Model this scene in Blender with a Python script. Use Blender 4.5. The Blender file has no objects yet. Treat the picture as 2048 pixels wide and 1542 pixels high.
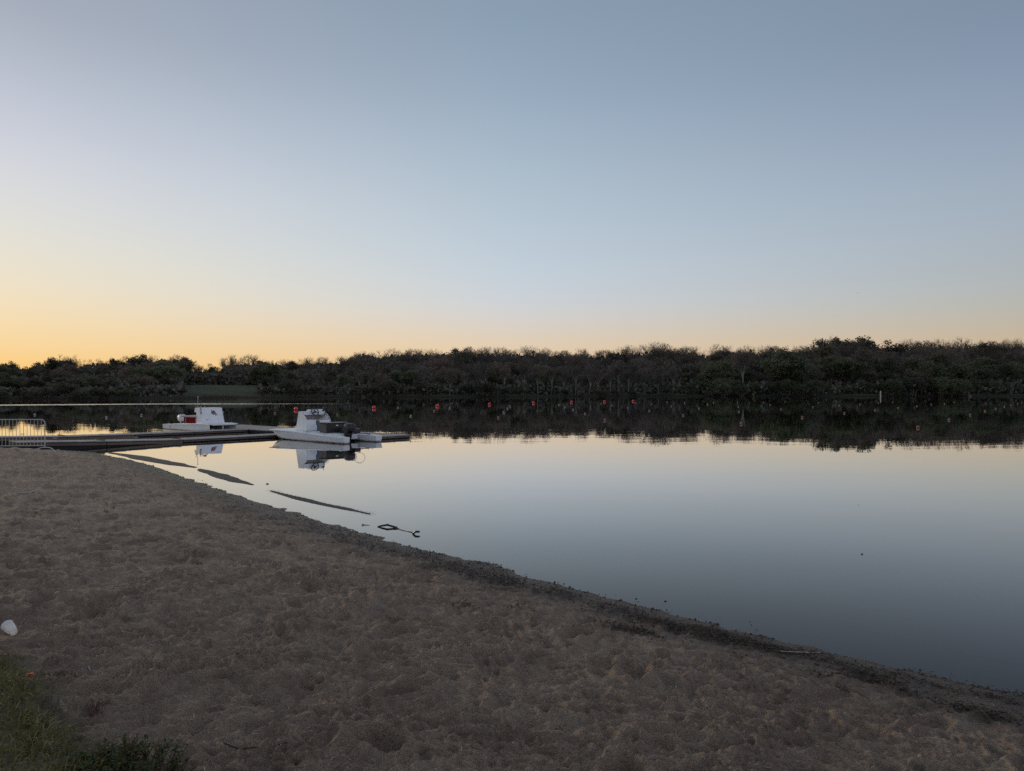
import bpy, bmesh, math, random
import numpy as np
from mathutils import Vector, Matrix

# ------------------------------------------------------------------ camera, sky, exposure
S = bpy.context.scene
COL = S.collection
FPX, CX, HY, CAMH = 1490.0, 1024.0, 780.0, 2.3      # focal length in photo pixels, principal column, horizon row, eye height
cam = bpy.data.cameras.new('camera')
camo = bpy.data.objects.new('camera', cam)
COL.objects.link(camo)
camo.location = (0, 0, CAMH)
camo.rotation_euler = (math.radians(90 + math.degrees(math.atan((HY - 771) / FPX))), 0, 0)
cam.sensor_width = 36
cam.lens = FPX / 2048 * 36
cam.clip_end = 9000
cam.clip_start = 0.05
S.camera = camo
S.view_settings.view_transform = 'Standard'
S.view_settings.look = 'None'
S.view_settings.exposure = 0.0
S.view_settings.gamma = 1.0
S.view_settings.use_curve_mapping = False
S.cycles.use_denoising = False
S.cycles.sample_clamp_indirect = 1.2
S.cycles.sample_clamp_direct = 3.0
S.cycles.blur_glossy = 0.6
S.cycles.max_bounces = 6
S.cycles.transparent_max_bounces = 8


def lin(c):
    return tuple((v / 255 / 12.92) if v / 255 <= 0.04045 else ((v / 255 + 0.055) / 1.055) ** 2.4 for v in c)


SUN_AZ = -48.0      # degrees from the view axis, negative = left
world = bpy.data.worlds.new('World')
S.world = world
world.use_nodes = True
nt = world.node_tree
N, L = nt.nodes, nt.links
N.clear()


def math_node(tree, op, a=None, b=None, c=None, clamp=False):
    n = tree.nodes.new('ShaderNodeMath')
    n.operation = op
    n.use_clamp = clamp
    for i, v in enumerate((a, b, c)):
        if v is None:
            continue
        if isinstance(v, (int, float)):
            n.inputs[i].default_value = v
        else:
            tree.links.new(v, n.inputs[i])
    return n.outputs[0]


tc = N.new('ShaderNodeTexCoord')
sep = N.new('ShaderNodeSeparateXYZ')
L.new(tc.outputs['Generated'], sep.inputs[0])
el = math_node(nt, 'ARCSINE', sep.outputs[2])
elf = math_node(nt, 'DIVIDE', math_node(nt, 'MAXIMUM', el, 0.0), math.pi / 2)
# angle in plan from the sun's azimuth
dotp = N.new('ShaderNodeVectorMath'); dotp.operation = 'DOT_PRODUCT'
flat = N.new('ShaderNodeVectorMath'); flat.operation = 'MULTIPLY'
flat.inputs[1].default_value = (1, 1, 0)
L.new(tc.outputs['Generated'], flat.inputs[0])
nrm = N.new('ShaderNodeVectorMath'); nrm.operation = 'NORMALIZE'
L.new(flat.outputs[0], nrm.inputs[0])
L.new(nrm.outputs[0], dotp.inputs[0])
sa = math.radians(SUN_AZ)
dotp.inputs[1].default_value = (math.sin(sa), math.cos(sa), 0)
ang = math_node(nt, 'ARCCOSINE', dotp.outputs['Value'])
angd = math_node(nt, 'MULTIPLY', ang, 180 / math.pi)


def ramp(stops):
    r = N.new('ShaderNodeValToRGB')
    r.color_ramp.interpolation = 'B_SPLINE'
    e = r.color_ramp.elements
    while len(e) > 1:
        e.remove(e[0])
    e[0].position = stops[0][0] / 90
    e[0].color = lin(stops[0][1]) + (1,)
    for p, c in stops[1:]:
        x = e.new(p / 90)
        x.color = lin(c) + (1,)
    L.new(elf, r.inputs[0])
    return r.outputs[0]


SKY_SUN = [(0, (255, 192, 98)), (1.2, (255, 204, 120)), (2.6, (253, 215, 148)), (5.0, (247, 224, 184)), (7.3, (240, 228, 200)), (10.3, (229, 226, 217)),
           (13.4, (219, 219, 222)), (16.3, (206, 209, 220)), (20, (185, 191, 204)), (23.5, (167, 173, 187)), (30, (154, 163, 179)), (50, (134, 145, 166)), (90, (126, 138, 158))]
SKY_MID = [(0, (228, 184, 138)), (2.2, (229, 200, 164)), (3.4, (226, 205, 176)), (5.0, (216, 208, 198)), (7, (204, 211, 218)), (10.6, (189, 204, 216)),
           (14.3, (179, 195, 208)), (18, (166, 184, 200)), (21.5, (154, 173, 192)), (27, (137, 157, 176)), (35, (130, 148, 168)), (55, (127, 140, 161)), (90, (126, 138, 158))]
SKY_OFF = [(0, (205, 168, 130)), (2.5, (204, 178, 146)), (4.2, (190, 180, 162)), (6.2, (177, 182, 180)), (9, (168, 178, 187)), (12, (161, 175, 189)),
           (16, (148, 163, 183)), (20, (134, 150, 173)), (24, (124, 141, 162)), (35, (122, 136, 158)), (55, (124, 137, 158)), (90, (126, 138, 158))]
SKY_ANTI = [(0, (182, 178, 184)), (4, (200, 190, 194)), (10, (202, 199, 212)), (18, (187, 193, 214)), (30, (156, 168, 196)), (55, (134, 147, 168)), (90, (126, 138, 158))]
r1, r2, r3, r4 = ramp(SKY_SUN), ramp(SKY_MID), ramp(SKY_OFF), ramp(SKY_ANTI)


def mixc(tree, f, a, b, blend='MIX'):
    m = tree.nodes.new('ShaderNodeMix')
    m.data_type = 'RGBA'
    m.blend_type = blend
    for s, v in ((0, f), (6, a), (7, b)):
        if isinstance(v, (int, float)):
            m.inputs[s].default_value = v
        elif isinstance(v, tuple):
            m.inputs[s].default_value = v if len(v) == 4 else v + (1,)
        else:
            tree.links.new(v, m.inputs[s])
    return m.outputs[2]


def maprange(tree, v, a, b, c=0.0, d=1.0, kind='LINEAR'):
    m = tree.nodes.new('ShaderNodeMapRange')
    m.interpolation_type = kind
    m.inputs['From Min'].default_value = a
    m.inputs['From Max'].default_value = b
    m.inputs['To Min'].default_value = c
    m.inputs['To Max'].default_value = d
    tree.links.new(v, m.inputs['Value'])
    return m.outputs['Result']


s1 = mixc(nt, maprange(nt, angd, 10, 48), r1, r2)
s2 = mixc(nt, maprange(nt, angd, 48, 84), s1, r3)
s3 = mixc(nt, maprange(nt, angd, 84, 160, kind='SMOOTHSTEP'), s2, r4)
bg = N.new('ShaderNodeBackground')
L.new(s3, bg.inputs[0])
bg.inputs[1].default_value = 1.0
wo = N.new('ShaderNodeOutputWorld')
L.new(bg.outputs[0], wo.inputs[0])

glow_light = bpy.data.lights.new('dusk_glow', 'SUN')  # added directional lamp for sand relief, stands in for the low sky glow
glow_light.energy = 0.85
glow_light.angle = math.radians(15)
glow_light.color = (1.0, 0.80, 0.60)
glow_obj = bpy.data.objects.new('dusk_glow', glow_light)
COL.objects.link(glow_obj)
sdir = Vector((math.sin(sa) * math.cos(math.radians(8)), math.cos(sa) * math.cos(math.radians(8)), math.sin(math.radians(8))))
glow_obj.rotation_euler = sdir.to_track_quat('Z', 'Y').to_euler()
glow_obj.location = (-60, 60, 30)

# ------------------------------------------------------------------ helpers
rnd = random.Random(7)
rng = np.random.default_rng(11)


def at(px, py, z=0.0):
    """world point at height z that the photograph shows at pixel (px, py)"""
    d = (CAMH - z) * FPX / (py - HY)
    return Vector(((px - CX) / FPX * d, d, z))


def atd(px, py, d):
    return Vector(((px - CX) / FPX * d, d, CAMH + (HY - py) / FPX * d))


def tag(o, label=None, cat=None, group=None, kind=None):
    if label: o['label'] = label
    if cat: o['category'] = cat
    if group: o['group'] = group
    if kind: o['kind'] = kind
    return o


def empty(name, loc, rz=0.0, label=None, cat=None, group=None):
    o = bpy.data.objects.new(name, None)
    COL.objects.link(o)
    o.location = loc
    o.rotation_euler = (0, 0, rz)
    o.empty_display_size = 0.2
    return tag(o, label, cat, group)


def meshobj(name, me, parent=None, loc=None):
    o = bpy.data.objects.new(name, me)
    COL.objects.link(o)
    if parent: o.parent = parent
    if loc is not None: o.location = loc
    return o


def np_mesh(name, V, F, mat=None, smooth=False):
    """V (n,3); F (m,k) all same k, or list of such arrays"""
    me = bpy.data.meshes.new(name)
    Fs = F if isinstance(F, list) else [F]
    V = np.asarray(V, dtype=np.float32)
    me.vertices.add(len(V))
    me.vertices.foreach_set('co', V.ravel())
    loops = np.concatenate([f.ravel() for f in Fs]).astype(np.int32)
    tot = np.concatenate([np.full(len(f), f.shape[1], dtype=np.int32) for f in Fs])
    start = np.concatenate([[0], np.cumsum(tot)[:-1]]).astype(np.int32)
    me.loops.add(len(loops))
    me.loops.foreach_set('vertex_index', loops)
    me.polygons.add(len(tot))
    me.polygons.foreach_set('loop_start', start)
    me.polygons.foreach_set('loop_total', tot)
    me.polygons.foreach_set('use_smooth', np.full(len(tot), smooth, dtype=bool))
    me.update(calc_edges=True)
    if mat: me.materials.append(mat)
    return me


class MB:
    """collects boxes, tubes and lofts, builds one mesh object"""
    def __init__(s):
        s.bm = bmesh.new()

    def box(s, x0, x1, y0, y1, z0, z1, bevel=0.0, M=None):
        c = bmesh.ops.create_cube(s.bm, size=1.0)['verts']
        bmesh.ops.scale(s.bm, vec=(abs(x1 - x0), abs(y1 - y0), abs(z1 - z0)), verts=c)
        bmesh.ops.translate(s.bm, vec=((x0 + x1) / 2, (y0 + y1) / 2, (z0 + z1) / 2), verts=c)
        if bevel > 0:
            es = list({e for v in c for e in v.link_edges})
            r = bmesh.ops.bevel(s.bm, geom=es, offset=bevel, segments=2, affect='EDGES', profile=0.6)
            c = list({v for f in r['faces'] for v in f.verts} | {v for v in c if v.is_valid})
        if M is not None:
            bmesh.ops.transform(s.bm, matrix=M, verts=c)
        return s

    def tube(s, pts, r, k=8, cap=True):
        pts = [Vector(p) for p in pts]
        rs = r if isinstance(r, (list, tuple)) else [r] * len(pts)
        rings = []
        up = None
        for i, p in enumerate(pts):
            d = (pts[min(i + 1, len(pts) - 1)] - pts[max(i - 1, 0)]).normalized()
            if up is None:
                up = d.orthogonal().normalized()
            up = (up - d * up.dot(d))
            if up.length < 1e-6: up = d.orthogonal()
            up.normalize()
            w = d.cross(up)
            rings.append([s.bm.verts.new(p + (up * math.cos(a) + w * math.sin(a)) * rs[i]) for a in [2 * math.pi * j / k for j in range(k)]])
        for a, b in zip(rings[:-1], rings[1:]):
            for j in range(k):
                s.bm.faces.new((a[j], a[(j + 1) % k], b[(j + 1) % k], b[j]))
        if cap:
            s.bm.faces.new(rings[0][::-1]); s.bm.faces.new(rings[-1])
        return s

    def ring(s, c, R, r, axis, n=24, k=8, a0=0.0, a1=2 * math.pi):
        c = Vector(c); axis = Vector(axis).normalized()
        u = axis.orthogonal().normalized(); w = axis.cross(u)
        full = abs(a1 - a0 - 2 * math.pi) < 1e-6
        m = n if full else n + 1
        pts = [c + (u * math.cos(a0 + (a1 - a0) * i / n) + w * math.sin(a0 + (a1 - a0) * i / n)) * R for i in range(m)]
        if full: pts.append(pts[0].copy())
        return s.tube(pts, r, k, cap=not full)

    def ball(s, c, r, sc=(1, 1, 1), u=16, v=10):
        x = bmesh.ops.create_uvsphere(s.bm, u_segments=u, v_segments=v, radius=r)['verts']
        bmesh.ops.scale(s.bm, vec=sc, verts=x)
        bmesh.ops.translate(s.bm, vec=c, verts=x)
        return s

    def prism(s, poly, y0, y1, axis='y', M=None):
        """extrude a 2-D outline; axis y: outline in (x,z)"""
        mk = {'y': lambda p, t: (p[0], t, p[1]), 'x': lambda p, t: (t, p[0], p[1]), 'z': lambda p, t: (p[0], p[1], t)}[axis]
        a = [s.bm.verts.new(mk(p, y0)) for p in poly]
        b = [s.bm.verts.new(mk(p, y1)) for p in poly]
        n = len(poly)
        fs = [s.bm.faces.new(a), s.bm.faces.new(b[::-1])]
        for i in range(n):
            fs.append(s.bm.faces.new((a[i], b[i], b[(i + 1) % n], a[(i + 1) % n])))
        if M is not None:
            bmesh.ops.transform(s.bm, matrix=M, verts=a + b)
        return s

    def loft(s, secs, closed=True, caps=True):
        rows = [[s.bm.verts.new(p) for p in sec] for sec in secs]
        n = len(rows[0])
        for a, b in zip(rows[:-1], rows[1:]):
            for j in range(n if closed else n - 1):
                s.bm.faces.new((a[j], b[j], b[(j + 1) % n], a[(j + 1) % n]))
        if caps:
            s.bm.faces.new(rows[0]); s.bm.faces.new(rows[-1][::-1])
        return s

    def build(s, name, mat, parent=None, smooth=False, loc=None, angle=35):
        bmesh.ops.recalc_face_normals(s.bm, faces=s.bm.faces)
        me = bpy.data.meshes.new(name)
        if smooth:
            for f in s.bm.faces: f.smooth = True
            for e in s.bm.edges:
                if len(e.link_faces) == 2 and e.calc_face_angle(0) > math.radians(angle):
                    e.smooth = False
        s.bm.to_mesh(me); s.bm.free()
        if mat: me.materials.append(mat)
        return meshobj(name, me, parent, loc)


# ------------------------------------------------------------------ noise
PERM = np.random.default_rng(3).permutation(256)
PERM = np.concatenate([PERM, PERM])
GA = np.random.default_rng(4).random(256) * 2 * np.pi
GX, GY = np.cos(GA), np.sin(GA)


def perlin(x, y):
    xi = np.floor(x).astype(np.int64); yi = np.floor(y).astype(np.int64)
    xf = x - xi; yf = y - yi
    u = xf * xf * xf * (xf * (xf * 6 - 15) + 10); v = yf * yf * yf * (yf * (yf * 6 - 15) + 10)

    def g(ix, iy, fx, fy):
        h = PERM[(PERM[ix & 255] + iy) & 255]
        return GX[h] * fx + GY[h] * fy
    a = g(xi, yi, xf, yf); b = g(xi + 1, yi, xf - 1, yf)
    c = g(xi, yi + 1, xf, yf - 1); d = g(xi + 1, yi + 1, xf - 1, yf - 1)
    return (a + (b - a) * u + ((c + (d - c) * u) - (a + (b - a) * u)) * v) * 1.5


def sstep(a, b, x):
    t = np.clip((x - a) / (b - a), 0, 1)
    return t * t * (3 - 2 * t)


# near shoreline, photo pixels -> world, plus its run outside the frame
SH_PX = [(190, 905), (220, 912), (260, 919), (300, 930), (350, 948), (400, 966), (450, 984), (500, 1000), (550, 1015), (600, 1031), (650, 1047), (700, 1062), (755, 1076),
         (800, 1089), (850, 1103), (900, 1113), (960, 1126), (1030, 1147), (1100, 1165), (1200, 1191), (1300, 1216), (1400, 1242), (1500, 1267), (1600, 1290), (1700, 1313), (1800, 1337), (1920, 1364), (2048, 1391)]
SH = np.array([(-400, -60), (-150, 12), (-60, 25), (-30, 28.2), (-22, 28.8), (-18.3, 28.9), (-16.5, 28.2)] + [tuple(at(*p)[:2]) for p in SH_PX] +
              [(4.6, 4.9), (6, 3.7), (9, 1.6), (14, -1.5), (30, -9), (150, -60), (400, -200)])


def shore_d(X, Y):
    """signed distance to the near shoreline, positive on the beach"""
    best = np.full(X.shape, 1e9)
    for (x0, y0), (x1, y1) in zip(SH[:-1], SH[1:]):
        dx, dy = x1 - x0, y1 - y0
        t = np.clip(((X - x0) * dx + (Y - y0) * dy) / (dx * dx + dy * dy), 0, 1)
        best = np.minimum(best, np.hypot(X - x0 - t * dx, Y - y0 - t * dy))
    return np.where(np.interp(X, SH[:, 0], SH[:, 1]) - Y > 0, best, -best)


FAR_PX = np.array([(-6000, 160), (-2500, 150), (-400, 160), (0, 186), (250, 200), (400, 204), (520, 216), (700, 234), (1024, 252), (1300, 282), (1400, 268), (1600, 262), (2048, 272), (2500, 290), (7000, 300)], float)
FAR_AZ = np.degrees(np.arctan((FAR_PX[:, 0] - CX) / FPX))
MEADOW = (360, 520)


def far_D(X, Y):
    az = np.degrees(np.arctan2(X, Y))
    cosaz = np.maximum(np.cos(np.radians(az)), 0.25)
    return np.interp(az, FAR_AZ, FAR_PX[:, 1]) / cosaz


def far_land(X, Y):
    r = np.hypot(X, Y)
    az = np.degrees(np.arctan2(X, Y))
    px = CX + FPX * np.tan(np.radians(np.clip(az, -80, 80)))
    o = r - far_D(X, Y) + perlin(X / 9 + 50, Y / 9) * 1.6
    hh = np.interp(px, [0, 300, 700, 1100, 1700, 2300], [3.6, 3.8, 7.5, 8.5, 8.0, 8.5])
    z = -2.2 + 2.3 * sstep(-14, 0, o) + 0.55 * sstep(0, 3, o)
    mead = sstep(330, 375, px) * (1 - sstep(515, 545, px))
    z = z + (hh - 0.6) * sstep(4, 120, o) * (1 - mead) + mead * (3.3 * sstep(1, 62, o))
    return z + np.where(o > 0, perlin(X / 23, Y / 23) * 0.35, 0), o


GRASS_EDGE = np.array([tuple(at(px, py, 0.52)[:2]) for px, py in [(-500, 1190), (-200, 1240), (0, 1302), (40, 1320), (82, 1362), (125, 1420), (165, 1465), (228, 1512), (330, 1570), (400, 1620), (520, 1720), (900, 2200)]])


def grass_d(X, Y):
    """positive inside the grass at the lower left"""
    best = np.full(X.shape, 1e9)
    for (x0, y0), (x1, y1) in zip(GRASS_EDGE[:-1], GRASS_EDGE[1:]):
        dx, dy = x1 - x0, y1 - y0
        t = np.clip(((X - x0) * dx + (Y - y0) * dy) / (dx * dx + dy * dy), 0, 1)
        best = np.minimum(best, np.hypot(X - x0 - t * dx, Y - y0 - t * dy))
    ins = np.interp(X, GRASS_EDGE[:, 0], GRASS_EDGE[:, 1]) - Y > 0
    return np.where(ins, best, -best) + perlin(X * 2.3, Y * 2.3) * 0.10


WR_PX = [(905, 1117, .35, .8), (940, 1120, .35, .7), (955, 1150, .3, .7), (1000, 1160, .3, .9), (1045, 1178, .35, .5), (880, 1127, .4, .75), (800, 1108, .5, .75), (745, 1090, .5, .7), (700, 1076, .55, .75), (650, 1062, .6, .7), (600, 1046, .65, .7), (550, 1030, .7, .65), (500, 1014, .8, .6),
         (430, 990, .9, .55), (360, 962, 1.0, .5), (1060, 1168, .3, .8), (1130, 1188, .25, .8), (1240, 1214, .2, .7), (1480, 1268, .14, .8), (1620, 1300, .12, .8), (1780, 1338, .12, .8), (1900, 1370, .12, .7), (2000, 1392, .12, .7), (1190, 1222, .25, .55), (1260, 1245, .25, .5), (1230, 1266, .16, .9), (1280, 1276, .16, 1.0), (1375, 1265, .16, 1.0), (1420, 1272, .18, 1.3), (1470, 1280, .18, 1.4), (1530, 1292, .18, 1.2),
         (1590, 1308, .16, 1.0), (1650, 1325, .16, .9), (1700, 1345, .16, .9), (1610, 1355, .07, .8), (1695, 1368, .08, .9), (1760, 1365, .14, .6), (1830, 1400, .12, .9), (1900, 1425, .12, .7), (1960, 1440, .12, .8), (1690, 1400, .07, .5),
         (1350, 1250, .15, .6), (930, 1240, .10, .7), (1030, 1240, .12, .7), (1290, 1240, .1, .3), (2040, 1440, .16, .5), (1480, 1320, .1, .35)]
WR = [(at(px, py, 0.06), r, a) for px, py, r, a in WR_PX]


def wrack(X, Y):
    w = np.zeros(X.shape)
    for p, r, a in WR:
        # patches lie along the shore: longer that way
        dx, dy = X - p.x, Y - p.y
        q = (dx * .74 - dy * .67) / (r * 2.0), (dx * .67 + dy * .74) / (r * .8)
        w += a * np.exp(-(q[0] ** 2 + q[1] ** 2))
    return w * .85 * np.clip(.58 + 1.1 * perlin(X * 1.9 + 4, Y * 1.9), 0, 1.2)


def pits(X, Y, cell, seed, depth, rx, ry):
    """one foot-shaped dent with a pushed-up rim somewhere in every cell"""
    out = np.zeros(X.shape)
    cx = np.floor(X / cell).astype(np.int64); cy = np.floor(Y / cell).astype(np.int64)
    for i in (-1, 0, 1):
        for j in (-1, 0, 1):
            h = PERM[(PERM[(cx + i + seed) & 255] + cy + j) & 255]
            h2 = PERM[(h + 57) & 255]; h3 = PERM[(h2 + 91) & 255]
            qx = (cx + i + h / 255.0) * cell; qy = (cy + j + h2 / 255.0) * cell
            th = h3 / 255.0 * 2 * np.pi
            dx, dy = X - qx, Y - qy
            a = (dx * np.cos(th) + dy * np.sin(th)) / rx; b = (-dx * np.sin(th) + dy * np.cos(th)) / ry
            q = np.sqrt(a * a + b * b + 1e-6)
            amp = 0.25 + 0.75 * (PERM[(h3 + 13) & 255] / 255.0)
            out += amp * depth * (-np.exp(-q ** 4 * 0.9) + 0.55 * np.exp(-((q - 1.35) / 0.33) ** 2))
    return out


def near_land(X, Y, fine=True):
    d = shore_d(X, Y)
    z = np.where(d > 0, 0.105 * d - 0.0032 * np.clip(d, 0, 14) ** 2, 0)
    z = np.where(d > 14, 0.105 * 14 - .0032 * 196 + 0.012 * (d - 14), z)
    z = np.where(d > 40, 0.105 * 14 - .0032 * 196 + 0.012 * 26, z)
    u = -d
    z = np.where(d <= 0, -0.085 * np.clip(u, 0, 3) - 0.16 * np.clip(u - 3, 0, 12), z)
    g = grass_d(X, Y)
    z = z + 0.05 * sstep(-0.05, 0.35, g)
    if fine:
        k = sstep(0.05, 1.6, d) * (1 - 0.55 * sstep(0.0, 0.3, g))
        r = np.hypot(X, Y)
        wx = X + perlin(X * 1.7, Y * 1.7 + 9) * .12; wy = Y + perlin(X * 1.7 + 31, Y * 1.7) * .12
        n = perlin(wx * 1.1, wy * 1.1) * 0.020
        n += (0.55 - np.abs(perlin(wx * 2.6 + 7, wy * 2.6))) * 0.017
        n += (0.5 - np.abs(perlin(wx * 5.1 + 3, wy * 7.1))) * 0.027
        n += pits(wx + 7.7, wy + 4.1, 1.25, 201, 0.050, 0.17, 0.095)
        n += pits(wx, wy, 0.62, 5, 0.030, 0.15, 0.075)
        n += pits(wx + 3.1, wy + 1.7, 0.37, 77, 0.014, 0.085, 0.055)
        n += pits(wx + 1.3, wy + 2.9, 0.23, 131, 0.018, 0.055, 0.030)
        fn = np.clip(1.5 - r / 12, 0.12, 1)
        n += (0.4 - np.abs(perlin(wx * 12, wy * 18))) * 0.021 * fn * (.55 + .9 * np.clip(.4 + perlin(X * .9, Y * .9 + 5), 0, 1))
        # one sharp sole print near the bottom edge
        a = ((X - .757) * .93 - (Y - 3.67) * .37) / .15; b = ((X - .757) * .37 + (Y - 3.67) * .93) / .055
        q = a * a + b * b
        tread = np.exp(-q ** 3 * .8)
        n = n * (1 - .8 * tread) + tread * (-.006 + .0035 * np.sin(a * 34))
        n += perlin(X * 32, Y * 44) * 0.0060 * fn
        z = z + n * k * 1.75
        z = z + perlin(X * 3.1, Y * 3.1) * 0.008 * sstep(-1.0, 0.3, d) + perlin(X * 9, Y * 9) * 0.003 * sstep(-.3, .3, d) * (d < 2)
        w = wrack(X, Y)
        z = z + np.clip(w, 0, 1.3) * (0.012 + 0.020 * (0.4 + perlin(X * 12, Y * 12)) + 0.009 * perlin(X * 31, Y * 31))
    return z, d, g


def on_ground(px, py):
    z = .5
    for _ in range(6):
        q = at(px, py, z)
        z = float(near_land(np.array([q.x]), np.array([q.y]), False)[0][0])
    return Vector((q.x, q.y, z))


def height(x, y):
    z, _, _ = near_land(np.array([float(x)]), np.array([float(y)]))
    return float(z[0])


# ------------------------------------------------------------------ materials
def new_mat(name):
    m = bpy.data.materials.new(name)
    m.use_nodes = True
    t = m.node_tree
    p = t.nodes['Principled BSDF']
    return m, t, p


def noise(t, scale, detail=4, rough=0.55, vec=None, w=None):
    n = t.nodes.new('ShaderNodeTexNoise')
    n.inputs['Scale'].default_value = scale
    n.inputs['Detail'].default_value = detail
    n.inputs['Roughness'].default_value = rough
    if vec is not None: t.links.new(vec, n.inputs['Vector'])
    return n.outputs['Fac']


def simple(name, c, rough=0.5, metal=0.0, var=0.25, scale=8.0, spec=0.5, coord='Object', bump=0.0):
    m, t, p = new_mat(name)
    co = t.nodes.new('ShaderNodeTexCoord')
    f = noise(t, scale, 5, 0.6, co.outputs[coord])
    f2 = maprange(t, f, 0.3, 0.7)
    col = mixc(t, f2, tuple(v * (1 - var) for v in c), tuple(min(1, v * (1 + var * .6)) for v in c))
    t.links.new(col, p.inputs['Base Color'])
    t.links.new(maprange(t, f, 0.3, 0.7, max(0, rough - .08), min(1, rough + .08)), p.inputs['Roughness'])
    p.inputs['Metallic'].default_value = metal
    p.inputs['Specular IOR Level'].default_value = spec
    if bump:
        b = t.nodes.new('ShaderNodeBump')
        b.inputs['Distance'].default_value = bump
        b.inputs['Strength'].default_value = 0.8
        t.links.new(f, b.inputs['Height'])
        t.links.new(b.outputs[0], p.inputs['Normal'])
    return m


def attr(t, name):
    a = t.nodes.new('ShaderNodeAttribute')
    a.attribute_name = name
    return a.outputs['Fac']


def make_sand():
    m, t, p = new_mat('beach sand')
    g = t.nodes.new('ShaderNodeNewGeometry')
    pos = g.outputs['Position']
    big = noise(t, 0.55, 4, .6, pos); mid = noise(t, 5.0, 6, .65, pos); fin = noise(t, 120.0, 5, .75, pos); grain = noise(t, 420, 3, .8, pos)
    dry = mixc(t, maprange(t, big, .35, .65), (0.54, 0.405, 0.285), (0.47, 0.365, 0.25))
    dry = mixc(t, maprange(t, mid, .36, .68), dry, (0.35, 0.245, 0.175))
    dry = mixc(t, maprange(t, fin, .42, .66), dry, (0.15, 0.11, 0.08))
    dry = mixc(t, maprange(t, grain, .60, .72, 0, .55), dry, (0.50, 0.44, 0.37))
    pt = noise(t, 1.5, 7, .7, pos)
    dry = mixc(t, maprange(t, pt, .50, .66, 0, .62), dry, (0.165, 0.112, 0.080))
    d = attr(t, 'shore'); w = attr(t, 'wrack'); gr = attr(t, 'grassy')
    dn = math_node(t, 'ADD', d, math_node(t, 'MULTIPLY', math_node(t, 'SUBTRACT', mid, .5), 1.1))
    damp = maprange(t, dn, 1.5, .15, kind='SMOOTHSTEP')
    wetc = mixc(t, maprange(t, fin, .4, .7), (0.125, 0.090, 0.064), (0.055, 0.041, 0.030))
    c = mixc(t, damp, dry, wetc)
    # smooth strip of packed sand right at the water
    strip = math_node(t, 'MULTIPLY', maprange(t, d, .24, .10, kind='SMOOTHSTEP'), maprange(t, d, -.1, .04))
    c = mixc(t, math_node(t, 'MULTIPLY', strip, .12), c, (0.170, 0.142, 0.118))
    x = t.nodes.new('ShaderNodeSeparateXYZ'); t.links.new(pos, x.inputs[0])
    alg = math_node(t, 'MULTIPLY', maprange(t, x.outputs[1], 14, 20), maprange(t, dn, .7, .1))
    c = mixc(t, math_node(t, 'MULTIPLY', alg, .8), c, (0.090, 0.100, 0.040))
    wm = maprange(t, math_node(t, 'ADD', w, math_node(t, 'MULTIPLY', math_node(t, 'SUBTRACT', mid, .5), 1.3)), .15, .75)
    c = mixc(t, math_node(t, 'MULTIPLY', wm, .7), c, (0.078, 0.056, 0.040))
    soil = mixc(t, maprange(t, mid, .4, .6), (0.15, 0.13, 0.07), (0.21, 0.17, 0.10))
    gm = maprange(t, math_node(t, 'ADD', gr, math_node(t, 'MULTIPLY', math_node(t, 'SUBTRACT', mid, .5), .5)), -.15, .12)
    c = mixc(t, gm, c, soil)
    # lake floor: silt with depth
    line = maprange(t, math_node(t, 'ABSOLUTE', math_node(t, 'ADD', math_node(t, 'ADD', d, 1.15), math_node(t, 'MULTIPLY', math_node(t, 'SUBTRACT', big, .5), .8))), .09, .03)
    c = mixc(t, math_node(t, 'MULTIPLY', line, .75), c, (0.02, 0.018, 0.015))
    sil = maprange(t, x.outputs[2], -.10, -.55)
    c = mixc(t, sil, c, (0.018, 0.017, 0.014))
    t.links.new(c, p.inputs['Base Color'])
    t.links.new(maprange(t, damp, 0, 1, .95, .55), p.inputs['Roughness'])
    p.inputs['Specular IOR Level'].default_value = 0.25
    b = t.nodes.new('ShaderNodeBump'); b.inputs['Distance'].default_value = .040; b.inputs['Strength'].default_value = 1.0
    hh = math_node(t, 'ADD', math_node(t, 'MULTIPLY', noise(t, 28, 6, .7, pos), 1.0), math_node(t, 'MULTIPLY', fin, .35))
    t.links.new(hh, b.inputs['Height']); t.links.new(b.outputs[0], p.inputs['Normal'])
    return m


def make_bank():
    m, t, p = new_mat('bank ground')
    g = t.nodes.new('ShaderNodeNewGeometry')
    a = noise(t, .12, 5, .6, g.outputs['Position']); b = noise(t, 1.4, 4, .6, g.outputs['Position'])
    c = mixc(t, maprange(t, a, .35, .65), (0.075, 0.088, 0.048), (0.100, 0.102, 0.066))
    c = mixc(t, maprange(t, b, .45, .75), c, (0.045, 0.04, 0.024))
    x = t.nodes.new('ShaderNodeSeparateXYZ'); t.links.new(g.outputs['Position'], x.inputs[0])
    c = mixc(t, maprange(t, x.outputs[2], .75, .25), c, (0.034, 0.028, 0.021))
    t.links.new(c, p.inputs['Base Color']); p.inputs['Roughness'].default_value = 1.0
    p.inputs['Specular IOR Level'].default_value = 0.1
    return m


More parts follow.
